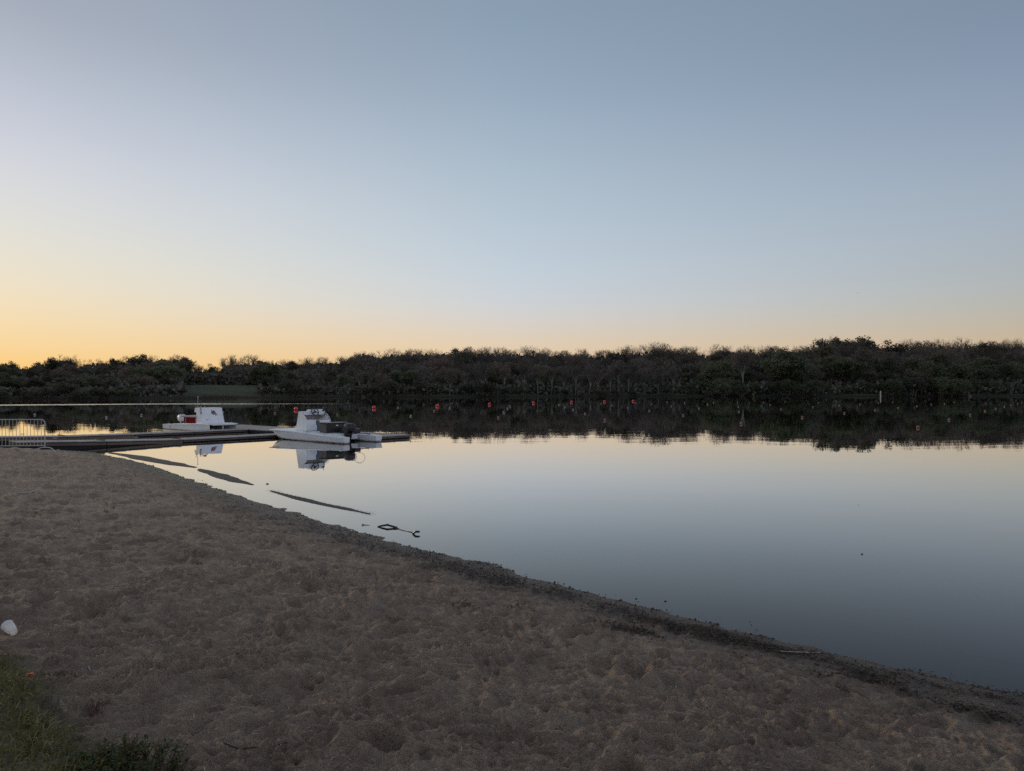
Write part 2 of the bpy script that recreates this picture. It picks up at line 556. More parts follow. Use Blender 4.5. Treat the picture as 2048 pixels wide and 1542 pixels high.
def make_water():
    m, t, p = new_mat('lake water')
    t.nodes.remove(p)
    out = t.nodes['Material Output']
    g = t.nodes.new('ShaderNodeNewGeometry')
    x = t.nodes.new('ShaderNodeSeparateXYZ'); t.links.new(g.outputs['Position'], x.inputs[0])
    X, Y = x.outputs[0], x.outputs[1]
    # strips of wind-ruffled water far out on the left
    yc = math_node(t, 'ADD', math_node(t, 'MULTIPLY', math_node(t, 'MINIMUM', math_node(t, 'ADD', X, 57), 0.0), .50), 123.5)
    wob = math_node(t, 'MULTIPLY', math_node(t, 'SUBTRACT', noise(t, .05, 3, .5, g.outputs['Position']), .5), 5.0)
    dd = math_node(t, 'ABSOLUTE', math_node(t, 'SUBTRACT', math_node(t, 'ADD', Y, wob), yc))
    hw = maprange(t, X, -66, -27, 5.6, .5)
    s1 = maprange(t, math_node(t, 'SUBTRACT', dd, hw), 0.8, -0.8)
    s1 = math_node(t, 'MULTIPLY', s1, maprange(t, X, -20, -31))
    yc2 = math_node(t, 'ADD', math_node(t, 'MULTIPLY', X, .16), 214.0)
    dd2 = math_node(t, 'ABSOLUTE', math_node(t, 'SUBTRACT', math_node(t, 'ADD', Y, wob), yc2))
    s2 = math_node(t, 'MULTIPLY', maprange(t, dd2, 7, 4), math_node(t, 'MULTIPLY', maprange(t, X, -112, -95), maprange(t, X, -20, -50)))
    dd3 = math_node(t, 'ABSOLUTE', math_node(t, 'SUBTRACT', Y, 166.0))
    s3 = math_node(t, 'MULTIPLY', maprange(t, dd3, 5, 2, 0, .5), math_node(t, 'MULTIPLY', maprange(t, X, -4, 6), maprange(t, X, 26, 16)))
    ruf = math_node(t, 'MAXIMUM', s1, math_node(t, 'MULTIPLY', math_node(t, 'MAXIMUM', s2, s3), .35))
    # very low swell and ripples
    mp = t.nodes.new('ShaderNodeMapping'); mp.inputs['Scale'].default_value = (.45, 1, 1)
    mp.inputs['Rotation'].default_value = (0, 0, .2)
    t.links.new(g.outputs['Position'], mp.inputs[0])
    n1 = noise(t, .95, 2, .5, mp.outputs[0]); n2 = noise(t, .22, 2, .5, mp.outputs[0]); n3 = noise(t, 4.2, 2, .5, mp.outputs[0])
    far = maprange(t, Y, 14, 40, .12, 1.0)
    hgt = math_node(t, 'ADD', math_node(t, 'MULTIPLY', math_node(t, 'MULTIPLY', n1, far), .0026), math_node(t, 'MULTIPLY', n2, .0055))
    hgt = math_node(t, 'ADD', hgt, math_node(t, 'MULTIPLY', n3, .00006))
    bp = t.nodes.new('ShaderNodeBump'); bp.inputs['Strength'].default_value = 1.0; bp.inputs['Distance'].default_value = 1.0
    t.links.new(hgt, bp.inputs['Height'])
    # reflectance of the still surface against the cosine of the viewing angle
    dt = t.nodes.new('ShaderNodeVectorMath'); dt.operation = 'DOT_PRODUCT'
    t.links.new(bp.outputs[0], dt.inputs[0]); t.links.new(g.outputs['Incoming'], dt.inputs[1])
    cs = math_node(t, 'DIVIDE', math_node(t, 'ABSOLUTE', dt.outputs['Value']), .198)
    rf = math_node(t, 'ADD', math_node(t, 'MULTIPLY', math_node(t, 'EXPONENT', math_node(t, 'MULTIPLY', math_node(t, 'MULTIPLY', cs, cs), -1.0)), .93), .055)
    gl = t.nodes.new('ShaderNodeBsdfGlossy'); gl.distribution = 'GGX'
    t.links.new(bp.outputs[0], gl.inputs['Normal'])
    gl.inputs['Color'].default_value = (.98, .98, .98, 1)
    t.links.new(maprange(t, ruf, 0, 1, .012, .16), gl.inputs['Roughness'])
    tr = t.nodes.new('ShaderNodeBsdfTransparent'); tr.inputs['Color'].default_value = (.50, .49, .42, 1)
    mx = t.nodes.new('ShaderNodeMixShader')
    t.links.new(rf, mx.inputs[0]); t.links.new(tr.outputs[0], mx.inputs[1]); t.links.new(gl.outputs[0], mx.inputs[2])
    t.links.new(mx.outputs[0], out.inputs['Surface'])
    return m


def make_boat_white():
    m, t, p = new_mat('boat gelcoat')
    co = t.nodes.new('ShaderNodeTexCoord')
    x = t.nodes.new('ShaderNodeSeparateXYZ'); t.links.new(co.outputs['Object'], x.inputs[0])
    f = noise(t, 3.5, 6, .65, co.outputs['Object']); f2 = noise(t, 22, 4, .6, co.outputs['Object'])
    c = mixc(t, maprange(t, f, .4, .7), (0.86, 0.87, 0.87), (0.74, 0.75, 0.74))
    c = mixc(t, maprange(t, f2, .62, .75, 0, .5), c, (0.45, 0.43, 0.38))
    zz = math_node(t, 'ADD', x.outputs[2], math_node(t, 'MULTIPLY', math_node(t, 'SUBTRACT', f, .5), .09))
    c = mixc(t, maprange(t, zz, .09, .035, 0, .75), c, (0.24, 0.17, 0.11))
    c = mixc(t, maprange(t, zz, .035, .015), c, (0.03, 0.022, 0.018))
    t.links.new(c, p.inputs['Base Color']); p.inputs['Roughness'].default_value = .42
    return m


def make_wood(name, a, b, s=1.0):
    m, t, p = new_mat(name)
    co = t.nodes.new('ShaderNodeTexCoord')
    mp = t.nodes.new('ShaderNodeMapping'); mp.inputs['Scale'].default_value = (1.2 * s, 14 * s, 14 * s)
    t.links.new(co.outputs['Object'], mp.inputs[0])
    f = noise(t, 2.0, 6, .65, mp.outputs[0]); g = noise(t, .9, 3, .6, co.outputs['Object'])
    c = mixc(t, maprange(t, f, .35, .65), a, b)
    c = mixc(t, maprange(t, g, .5, .75, 0, .6), c, tuple(v * .45 for v in a))
    t.links.new(c, p.inputs['Base Color']); p.inputs['Roughness'].default_value = .8
    bb = t.nodes.new('ShaderNodeBump'); bb.inputs['Distance'].default_value = .004
    t.links.new(f, bb.inputs['Height']); t.links.new(bb.outputs[0], p.inputs['Normal'])
    return m


def make_leaf(name, a, b, trans=.25, rough=.6):
    m, t, p = new_mat(name)
    oi = t.nodes.new('ShaderNodeObjectInfo')
    g = t.nodes.new('ShaderNodeNewGeometry')
    c = mixc(t, oi.outputs['Random'], a, b)
    f = noise(t, .8, 3, .6, g.outputs['Position'])
    c = mixc(t, maprange(t, f, .35, .7, 0, .6), c, tuple(v * .5 for v in a))
    # every plant its own tone
    tone = maprange(t, math_node(t, 'FRACT', math_node(t, 'MULTIPLY', oi.outputs['Random'], 7.31)), 0, 1, .68, 1.32)
    vm = t.nodes.new('ShaderNodeVectorMath'); vm.operation = 'SCALE'
    t.links.new(c, vm.inputs[0]); t.links.new(tone, vm.inputs['Scale'])
    if name not in ('grass blades', 'dry grass', 'reeds', 'thicket', 'weed leaves'): c = vm.outputs[0]
    t.links.new(c, p.inputs['Base Color']); p.inputs['Roughness'].default_value = rough
    p.inputs['Specular IOR Level'].default_value = .25
    tl = t.nodes.new('ShaderNodeBsdfTranslucent'); t.links.new(c, tl.inputs[0])
    mx = t.nodes.new('ShaderNodeMixShader'); mx.inputs[0].default_value = trans
    t.links.new(p.outputs[0], mx.inputs[1]); t.links.new(tl.outputs[0], mx.inputs[2])
    t.links.new(mx.outputs[0], t.nodes['Material Output'].inputs['Surface'])
    return m


M = dict(
    sand=make_sand(), bank=make_bank(), water=make_water(), white=make_boat_white(),
    deckgrey=simple('deck grey', (0.42, 0.44, 0.45), .7, var=.2, scale=9),
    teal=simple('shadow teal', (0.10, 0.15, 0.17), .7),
    panelgrey=simple('inner panel grey', (0.48, 0.47, 0.45), .6, var=.15),
    black=simple('black plastic', (0.018, 0.018, 0.02), .4, var=.3),
    blackbox=simple('black bench', (0.022, 0.021, 0.020), .45, var=.4, scale=4),
    bench_lit_trim=simple('bench lit end and trim', (0.10, 0.088, 0.075), .6, var=.3, scale=4),  # lit side of the black bench put into colour; also the cowl trim
    chrome=simple('chrome', (0.6, 0.6, 0.6), .3, metal=1.0, var=.1),
    galv=simple('galvanised steel', (0.52, 0.51, 0.50), .45, metal=.45, var=.25, scale=14),
    motorwhite=simple('motor white', (0.74, 0.73, 0.70), .35, var=.12),
    redbox=simple('red plastic', (0.20, 0.006, 0.009), .85, var=.3, scale=4, spec=.1),
    cushion=simple('worn cushion', (0.45, 0.37, 0.34), .7, var=.2),
    emblem=simple('maroon print', (0.13, 0.008, 0.022), .5, var=.1),
    darkprint=simple('dark print', (0.03, 0.035, 0.045), .5, var=.1),
    greenc=simple('green cloth', (0.05, 0.14, 0.05), .9, var=.2),
    cloth=simple('pale cloth', (0.55, 0.52, 0.48), .9, var=.2),
    plank=make_wood('weathered planks', (0.30, 0.275, 0.25), (0.40, 0.375, 0.35)),
    board=make_wood('stained side boards', (0.14, 0.110, 0.082), (0.21, 0.165, 0.125)),
    floatm=simple('dock float', (0.012, 0.012, 0.012), .7),
    rubber=simple('rubber', (0.02, 0.02, 0.02), .8),
    redbuoy=simple('red buoy', (0.80, 0.04, 0.05), .35, var=.2, scale=5),
    orange=simple('orange float', (0.27, 0.13, 0.09), .4, var=.3, scale=14),
    cream=simple('cream float', (0.30, 0.29, 0.26), .4, var=.3, scale=14),
    bark=simple('bark', (0.21, 0.18, 0.15), .95, var=.35, scale=1.5, spec=.1),
    palebark=simple('pale bark', (0.27, 0.25, 0.22), .9, var=.35, scale=1.5, spec=.1),
    twig=make_leaf('bare twigs', (0.154, 0.126, 0.102), (0.118, 0.105, 0.092), 0.0, .9),
    leafdark=make_leaf('dark young leaves', (0.102, 0.102, 0.063), (0.126, 0.109, 0.080), .25),
    leafgreen=make_leaf('fresh green leaves', (0.126, 0.141, 0.072), (0.110, 0.122, 0.072), .3),
    leafbrown=make_leaf('reddish buds', (0.169, 0.126, 0.099), (0.143, 0.121, 0.092), .2),
    grass=make_leaf('grass blades', (0.165, 0.170, 0.058), (0.165, 0.170, 0.058), .3),
    drygrass=make_leaf('dry grass', (0.30, 0.235, 0.13), (0.30, 0.235, 0.13), .3),
    weed=make_leaf('weed leaves', (0.075, 0.105, 0.032), (0.075, 0.105, 0.032), .2, .7),
    redstem=simple('red stems', (0.11, 0.05, 0.035), .8),
    wrackm=simple('wrack', (0.080, 0.056, 0.038), .75, var=.5, scale=3, coord='Generated'),
    pebble=simple('pebbles', (0.10, 0.088, 0.075), .6, var=.6, scale=30, coord='Generated'),
    darkstone=simple('dark clods', (0.035, 0.029, 0.023), .6, var=.5, scale=20, coord='Generated'),
    wetwood=simple('wet wood', (0.018, 0.014, 0.011), .35, var=.4, scale=20, bump=.004),
    palewood=simple('bleached wood', (0.42, 0.37, 0.30), .8, var=.2, scale=30),
    darkwood=simple('dark twig', (0.03, 0.023, 0.018), .8, var=.3, scale=30),
    orangeb=simple('orange scrap', (0.50, 0.07, 0.02), .6, var=.3, scale=40),
    blue=simple('blue scrap', (0.02, 0.10, 0.40), .4, var=.2, scale=40),
    postwhite=simple('post white', (0.50, 0.48, 0.43), .6, var=.1),
    birdm=simple('bird feathers', (0.03, 0.03, 0.035), .8),
    mesh_wood=simple('stand timber', (0.055, 0.045, 0.042), .8, var=.3),
)


def make_cup_mat():
    m, t, p = new_mat('milky plastic')
    p.inputs['Base Color'].default_value = (.80, .79, .77, 1)
    p.inputs['Roughness'].default_value = .28
    p.inputs['Subsurface Weight'].default_value = 0.0
    tr = t.nodes.new('ShaderNodeBsdfTransparent')
    tl = t.nodes.new('ShaderNodeBsdfTranslucent'); tl.inputs[0].default_value = (.8, .8, .78, 1)
    a = t.nodes.new('ShaderNodeMixShader'); a.inputs[0].default_value = .35
    t.links.new(p.outputs[0], a.inputs[1]); t.links.new(tl.outputs[0], a.inputs[2])
    b = t.nodes.new('ShaderNodeMixShader'); b.inputs[0].default_value = .08
    t.links.new(a.outputs[0], b.inputs[1]); t.links.new(tr.outputs[0], b.inputs[2])
    t.links.new(b.outputs[0], t.nodes['Material Output'].inputs['Surface'])
    return m


M['cup'] = make_cup_mat()

# ------------------------------------------------------------------ ground, lake
def ground_sheets():
    az_f = np.radians(np.linspace(-44, 44, 860))
    az_c = np.radians(np.linspace(44, 316, 92))[1:-1]
    az = np.concatenate([az_f, az_c])
    ir = np.linspace(1 / 2.6, 1 / 34.0, 520)
    r = np.concatenate([[0.02, .5, 1.0, 1.5, 2.0, 2.3], 1 / ir, [37, 41, 46, 52, 60]])
    R, A = np.meshgrid(r, az, indexing='ij')
    X, Y = R * np.sin(A), R * np.cos(A)
    z, d, g = near_land(X, Y)
    nr, na = R.shape
    idx = np.arange(nr * na).reshape(nr, na)
    nxt = np.roll(idx, -1, axis=1)
    F = np.stack([idx[:-1], idx[1:], nxt[1:], nxt[:-1]], -1).reshape(-1, 4)[:, ::-1]
    me = np_mesh('sand_beach', np.stack([X, Y, z], -1).reshape(-1, 3), F, M['sand'], True)
    for nm, v in (('shore', d), ('wrack', wrack(X, Y)), ('grassy', g)):
        a = me.attributes.new(nm, 'FLOAT', 'POINT')
        a.data.foreach_set('value', v.astype(np.float32).ravel())
    o = meshobj('sand_beach', me)
    tag(o, 'trampled brown sand beach sloping down to the lake', kind='structure')
    # everything farther: lake floor, far bank, hills
    az = np.concatenate([np.radians(np.linspace(-60, 60, 420)), np.radians(np.linspace(60, 300, 90))[1:-1]])
    r = np.concatenate([np.linspace(60, 130, 8), np.linspace(140, 420, 120), [440, 480, 540, 640, 800, 1100, 1600, 2400, 4000, 7000]])
    R, A = np.meshgrid(r, az, indexing='ij')
    X, Y = R * np.sin(A), R * np.cos(A)
    zn, d, _ = near_land(X, Y, False)
    zf, o_ = far_land(X, Y)
    zz = np.maximum(np.maximum(zn, -2.2), zf)
    zz[0] = np.maximum(near_land(X[:1], Y[:1])[0], -2.2) if False else zz[0]
    nr, na = R.shape
    idx = np.arange(nr * na).reshape(nr, na)
    nxt = np.roll(idx, -1, axis=1)
    F = np.stack([idx[:-1], idx[1:], nxt[1:], nxt[:-1]], -1).reshape(-1, 4)[:, ::-1]
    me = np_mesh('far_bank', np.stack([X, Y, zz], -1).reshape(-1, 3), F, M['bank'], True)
    tag(meshobj('far_bank', me), 'grassy far bank and wooded hill across the lake', kind='structure')
    # water sheet
    b = bmesh.new()
    xs = [-6000, -400, -120, -40, 0, 40, 120, 400, 6000]; ys = [-6000, -400, -60, 0, 20, 60, 140, 320, 6000]
    vs = [[b.verts.new((x, y, 0)) for x in xs] for y in ys]
    for j in range(len(ys) - 1):
        for i in range(len(xs) - 1):
            b.faces.new((vs[j][i], vs[j][i + 1], vs[j + 1][i + 1], vs[j + 1][i]))
    me = bpy.data.meshes.new('lake_water'); b.to_mesh(me); b.free(); me.materials.append(M['water'])
    tag(meshobj('lake_water', me), 'calm lake mirroring the dusk sky and dark woods', kind='structure')


ground_sheets()


def sandbar(pts, halfw, top, speck, label):
    """a low ridge of wet sand just breaking the surface"""
    P = np.array([tuple(at(x, y)[:2]) for x, y in pts])
    seg = np.hypot(*np.diff(P, axis=0).T); cum = np.concatenate([[0], np.cumsum(seg)])
    n = 260; m = 26
    s = np.linspace(0, cum[-1], n)
    cx = np.interp(s, cum, P[:, 0]); cy = np.interp(s, cum, P[:, 1])
    k = np.ones(9) / 9
    cxs = np.convolve(np.pad(cx, 4, 'edge'), k, 'valid'); cys = np.convolve(np.pad(cy, 4, 'edge'), k, 'valid')
    tx, ty = np.gradient(cxs), np.gradient(cys); l = np.hypot(tx, ty); nx, ny = -ty / l, tx / l
    u = s / cum[-1]
    w = halfw * np.interp(u, [0, .12, .45, .8, 1], [.12, .6, 1, .75, .12])
    v = np.linspace(-2.2, 2.2, m)
    U, Vv = np.meshgrid(np.arange(n), v, indexing='ij')
    X = cxs[U] + nx[U] * Vv * w[U]; Y = cys[U] + ny[U] * Vv * w[U]
    z = (top + .055) * np.exp(-Vv ** 2 * .75) - .055 * 1.0
    z = z * 1.0 + perlin(X * 1.3, Y * 1.3) * .006 + perlin(X * 13, Y * 13) * speck
    z += np.interp(u[U], [0, .04, .96, 1], [-.05, 0, 0, -.05])
    idx = np.arange(n * m).reshape(n, m)
    F = np.stack([idx[:-1, :-1], idx[1:, :-1], idx[1:, 1:], idx[:-1, 1:]], -1).reshape(-1, 4)
    me = np_mesh('sandbar', np.stack([X, Y, z], -1).reshape(-1, 3), F, M['darkbar'], True)
    tag(meshobj('sandbar', me), label, kind='structure')


M['darkbar'] = simple('wet bar', (0.050, 0.040, 0.036), .7, var=.4, scale=5, bump=.01, spec=.3)
sandbar([(214, 905), (260, 911), (310, 921), (360, 930), (400, 936)], .56, .018, .0015, 'longest dark sandbar breaking the surface nearest the docks')
sandbar([(396, 937), (430, 948), (470, 961), (512, 971)], .40, .016, .002, 'middle dark sandbar breaking the surface off the beach')
sandbar([(536, 980), (580, 992), (640, 1007), (700, 1019), (750, 1030)], .24, .013, .004, 'speckled gravel bar just awash off the beach')


# ------------------------------------------------------------------ loose bits along the shore
def rocks_mesh(name, pos, size, mat, squash=.6, label=None):
    n = len(pos)
    base = np.array([[0, 0, 1], [1, 0, 0], [0, 1, 0], [-1, 0, 0], [0, -1, 0], [0, 0, -1]], float)
    F = np.array([[0, 1, 2], [0, 2, 3], [0, 3, 4], [0, 4, 1], [5, 2, 1], [5, 3, 2], [5, 4, 3], [5, 1, 4]])
    V = base[None] * (0.6 + .8 * rng.random((n, 6, 1)))
    V[:, :, 2] *= squash
    th = rng.random(n) * 6.28
    c, s_ = np.cos(th)[:, None], np.sin(th)[:, None]
    x = V[:, :, 0] * c - V[:, :, 1] * s_; y = V[:, :, 0] * s_ + V[:, :, 1] * c
    V = np.stack([x, y, V[:, :, 2]], -1) * size[:, None, None] + pos[:, None, :]
    FF = (F[None] + np.arange(n)[:, None, None] * 6).reshape(-1, 3)
    me = np_mesh(name, V.reshape(-1, 3), FF, mat, False)
    return tag(meshobj(name, me), label, kind='stuff')


def ribbons(P0, P1, w, up=None):
    """flat thin strips from P0 to P1"""
    d = P1 - P0
    n = len(d)
    q = rng.normal(size=(n, 3)) if up is None else np.tile(np.array(up, float), (n, 1)) + rng.normal(size=(n, 3)) * .15
    sd = np.cross(d, q)
    sd /= np.linalg.norm(sd, axis=1, keepdims=True) + 1e-9
    w = np.broadcast_to(np.asarray(w, float), (n,))[:, None]
    V = np.stack([P0 - sd * w / 2, P0 + sd * w / 2, P1 + sd * w * .3, P1 - sd * w * .3], 1).reshape(-1, 3)
    F = np.arange(n * 4).reshape(n, 4)
    return V, F


def shore_pts(n, lo, hi, px0=200, px1=2048, spread=None):
    """points along the visible shoreline, offset inland by lo..hi metres"""
    P = SH[6:-7]
    seg = np.hypot(*np.diff(P, axis=0).T); cum = np.concatenate([[0], np.cumsum(seg)])
    # equal density in the picture: weight near end more
    s = cum[-1] * (1 - rng.random(n) ** 1.8)
    x = np.interp(s, cum, P[:, 0]); y = np.interp(s, cum, P[:, 1])
    i = np.clip(np.searchsorted(cum, s) - 1, 0, len(P) - 2)
    tx, ty = (P[i + 1] - P[i]).T / seg[i]
    off = lo + (hi - lo) * rng.random(n) if spread is None else spread
    return x + ty * off * 1.0, y - tx * off, s


# normal (ty,-tx) with the line running right and towards the camera points inland (down-left)
def shore_debris():
    x, y, s = shore_pts(900, 0, 1, spread=-rng.exponential(.10, 900) + .05)
    z = np.maximum(near_land(x, y)[0], -.015)
    keep = np.array([perlin(np.array([v * 1.1]), np.array([.5]))[0] for v in s]) > -.12
    sz = .008 + .014 * rng.random(900) ** 2.5
    P = np.stack([x, y, z + sz * .2], -1)
    rocks_mesh('shore_clods', P[keep], sz[keep], M['darkstone'], .7, 'small dark clods and snail shells strewn along the waterline')
    n = 3600
    x, y, s = shore_pts(n, .0, 1.0, spread=np.abs(rng.normal(.3, .35, n)))
    z = near_land(x, y)[0]
    sz = .004 + .007 * rng.random(n) ** 2
    rocks_mesh('shore_pebbles', np.stack([x, y, z + sz * .3], -1), sz, M['pebble'], .6, 'small pebbles scattered over the damp edge of the beach')
    # awash gravel along the third bar
    P = np.array([tuple(at(a, b)[:2]) for a, b in [(538, 980), (580, 991), (640, 1006), (700, 1019), (750, 1029)]])
    u = rng.random(900) * (len(P) - 1); i = u.astype(int); f = (u - i)[:, None]
    q = P[i] * (1 - f) + P[i + 1] * f + rng.normal(size=(900, 2)) * np.array([.07, .09])
    sz = .003 + .004 * rng.random(900)
    rocks_mesh('bar_gravel', np.column_stack([q, np.full(900, .0)]), sz, M['darkstone'], .6, 'dark gravel poking through the water on the outer bar')
    # wrack: tangles of rotted weed and twigs
    pos = []
    for p, r, a in WR:
        m = int(380 * a * (0.5 if r > .3 else 1))
        g = rng.normal(size=(m, 2))
        al = g[:, 0] * r * 1.5; ac = g[:, 1] * r * .62
        pos.append(np.stack([p.x + al * .74 + ac * .67, p.y - al * .67 + ac * .74], -1))
    pos = np.concatenate(pos)
    z, d, _ = near_land(pos[:, 0], pos[:, 1])
    k = (d > -.06) & (rng.random(len(pos)) < .12 + wrack(pos[:, 0], pos[:, 1]))
    pos, z = pos[k], np.maximum(z[k], .0)
    n = len(pos)
    L_ = .012 + .035 * rng.random(n) ** 2
    th = rng.random(n) * 6.28
    dv = np.stack([np.cos(th), np.sin(th), rng.normal(size=n) * .35], -1) * L_[:, None]
    P0 = np.column_stack([pos, z + .004 + rng.random(n) * .022])
    V, F = ribbons(P0 - dv / 2, P0 + dv / 2, .003 + .006 * rng.random(n))
    tag(meshobj('wrack_line', np_mesh('wrack_line', V, F, M['wrackm'])), 'dark rotted weed and twigs washed up along the beach edge', kind='stuff')
    rocks_mesh('wrack_clumps', np.column_stack([pos[::3], z[::3] + .006]), .005 + .012 * rng.random(len(pos[::3])) ** 1.5, M['wrackm'], .7, 'dark crumbly clumps in the washed-up weed')
    # straw and twig fragments all over the sand
    n = 2200
    r = 3.0 + 10 * rng.random(n) ** 1.3; a = np.radians(-36 + 72 * rng.random(n))
    x, y = r * np.sin(a), r * np.cos(a)
    z, d, g = near_land(x, y)
    k = (d > .3)
    x, y, z = x[k], y[k], z[k]; n = len(x)
    th = rng.random(n) * 6.28; L_ = .012 + .05 * rng.random(n) ** 3
    dv = np.stack([np.cos(th), np.sin(th), rng.normal(size=n) * .2], -1) * L_[:, None]
    P0 = np.column_stack([x, y, z + .006])
    V, F = ribbons(P0 - dv / 2, P0 + dv / 2, .0025 + .002 * rng.random(n), up=(0, 0, 1))
    tag(meshobj('beach_litter', np_mesh('beach_litter', V, F, M['palewood'])), 'tiny straws and stem bits lying on the sand', kind='stuff')


shore_debris()

# ------------------------------------------------------------------ docks
U2, V2 = Vector((.66, .75)), Vector((.75, -.66))


def st(s, t, z=0.0):
    return Vector((.66 * s + .75 * t, .75 * s - .66 * t, z))


DOCK_ANG = math.atan2(.75, .66)


def dock(name, label, s0, s1, t0, t1, zf, across=True, sections=3.0):
    """planked float dock from s0..s1 (out from the bank) and t0..t1; zf(s)=deck height"""
    root = empty(name, st(s0, t0), DOCK_ANG, label, 'dock', 'low wooden docks beside the launches')
    # local x along u, local y = -v direction (left), so t grows towards -y
    W = t1 - t0
    nsec = max(1, round((s1 - s0) / sections)) if across else max(1, round(W / sections))
    for i in range(nsec):
        if across:
            a, b = (s1 - s0) * i / nsec + .012, (s1 - s0) * (i + 1) / nsec - .012
            z0, z1 = zf(s0 + a), zf(s0 + b)
            c, d = 0.0, W
        else:
            a, b = 0.0, s1 - s0
            c, d = W * i / nsec + .012, W * (i + 1) / nsec - .012
            z0 = z1 = zf(s0)
        dk = MB()
        n = int(((b - a) if across else (d - c)) / .145)
        for k in range(n):
            if across:
                x0 = a + (b - a) * k / n; x1 = a + (b - a) * (k + 1) / n - .008
                z = z0 + (z1 - z0) * (k + .5) / n + rnd.uniform(-.003, .003)
                dk.box(x0, x1, -c + .02, -d - .02, z - .032, z)
            else:
                y0 = c + (d - c) * k / n; y1 = c + (d - c) * (k + 1) / n - .008
                z = z0 + rnd.uniform(-.003, .003)
                dk.box(a - .02, b + .02, -y0, -y1, z - .032, z)
        tag(dk.build('deck_boards', M['plank'], root), kind='stuff')

        def slab(xa, xb, ya, yb, za, zb, top, bot, nm, mat):
            m = MB()
            vs = [m.bm.verts.new(p) for p in [(xa, ya, za + bot), (xb, ya, zb + bot), (xb, yb, zb + bot), (xa, yb, za + bot), (xa, ya, za + top), (xb, ya, zb + top), (xb, yb, zb + top), (xa, yb, za + top)]]
            for f in [(0, 3, 2, 1), (4, 5, 6, 7), (0, 1, 5, 4), (1, 2, 6, 5), (2, 3, 7, 6), (3, 0, 4, 7)]:
                m.bm.faces.new([vs[j] for j in f])
            return m.build(nm, mat, root)
        for yy in (-c - .03, -d + .03 + .045):
            slab(a + .004, b - .004, yy, yy - .045, z0, z1, -.058, -.058 - (.052 if z0 < .17 else .11), 'side_board', M['board'])
        for xx in (a + .01, b - .055):
            slab(xx, xx + .045, -c - .08, -d + .08, z0, z0 if xx < (a + b) / 2 else z1, -.044, -.12, 'end_board', M['board'])
        slab(a, b, -c - .09, -d + .09, z0, z1, -.05, -.05 - max(.30, z0 + .12), 'skirt', M['floatm'])
        if z0 < .2:
            nf = 2
            for q in range(nf):
                xa = a + (b - a) * (q + .15) / nf; xb = a + (b - a) * (q + .85) / nf
                MB().box(xa, xb, -c - .14, -d + .14, -.22, min(z0, z1) - .05, .03).build('float_tank', M['floatm'], root)
        for yy in ((-c - .10), (-d + .10)):
            if rnd.random() < .45 and across:
                xm = (a + b) / 2
                m = MB(); m.tube([(xm - .09, yy, z0 + .035), (xm + .09, yy, z0 + .035)], .011, 6).tube([(xm - .03, yy, z0 - .005), (xm - .03, yy, z0 + .03)], .01, 6).tube([(xm + .03, yy, z0 - .005), (xm + .03, yy, z0 + .03)], .01, 6)
                m.build('cleat', M['galv'], root)
    return root


zB = lambda s: .15 if s > 14.2 else .15 + (14.2 - s) / 5.5 * .21
zA = lambda s: .15 if s > 13.2 else .15 + (13.2 - s) / 3.6 * .115
dock('floating_dock', 'near narrow wooden dock running out from the beach to the front launch', 8.7, 21.12, -33.35, -32.2, zB)
dock('floating_dock', 'far narrow wooden dock running out to the launch with the red tank', 6.2, 21.12, -39.0, -37.85, zA)
dock('floating_dock', 'wide grey dock head crossing the ends of both narrow docks', 21.2, 23.7, -43.3, -27.35, lambda s: .15, across=False)

# ------------------------------------------------------------------ launches
def hull_part(root, sy, hb, raked):
    """one slim hull of the catamaran; x 0 stern .. 5.8 bow"""
    cy = sy * (hb - .21)
    if not raked:
        # flat outer side running straight to a blunt bow, inner side tapering to it
        ex = []
        for x, wi, zk in [(0, .17, -.12), (1.5, .2, -.16), (3.2, .2, -.16), (4.4, .10, -.14), (5.2, -.06, -.10), (5.74, -.165, -.06)]:
            zt = .272 + .155 * min(x, 4.8) / 4.8
            o = cy + sy * .19
            ex.append([(x, cy - sy * wi, zt), (x, o, zt), (x, o - sy * .01, zt - .12), (x, o - sy * .02, .0), (x, (o + cy - sy * wi) / 2, zk), (x, cy - sy * wi, .0)])
        m = MB(); m.loft(ex)
        return m.build('hull', M['white'], root, smooth=True, angle=25)
    secs = []
    for x, wo, wi, zt, zk in [(0.0, .155, .155, .272, -.12), (.30, .20, .20, .285, -.16), (1.4, .205, .205, .315, -.18), (2.8, .205, .205, .355, -.18), (4.2, .20, .20, .40, -.16), (4.9, .17, .165, .42, -.06), (5.35, .12, .11, .425, .075), (5.62, .07, .06, .43, .20), (5.80, .02, .02, .43, .345)]:
        ytop_o = .19 if x > 4.2 else wo
        f = sy
        o = cy + f * (wo + (.02 if x < 5 else .01)); i = cy - f * wi
        zm = zk + (zt - zk) * .32
        secs.append([(x, i, zt), (x, o if x < 5.2 else cy + f * (.19 * (5.95 - x) / .75), zt), (x, o - f * .005 if x < 5.2 else cy + f * wo, zt - (zt - zk) * .22), (x, cy + f * wo * .80, zm), (x, cy, zk), (x, cy - f * wi * .85, zm)])
    m = MB()
    m.loft(secs)
    return m.build('hull', M['white'], root, smooth=True, angle=25)


def deck_z(x):
    return .285 + .15 * min(x, 4.6) / 4.6 + .012


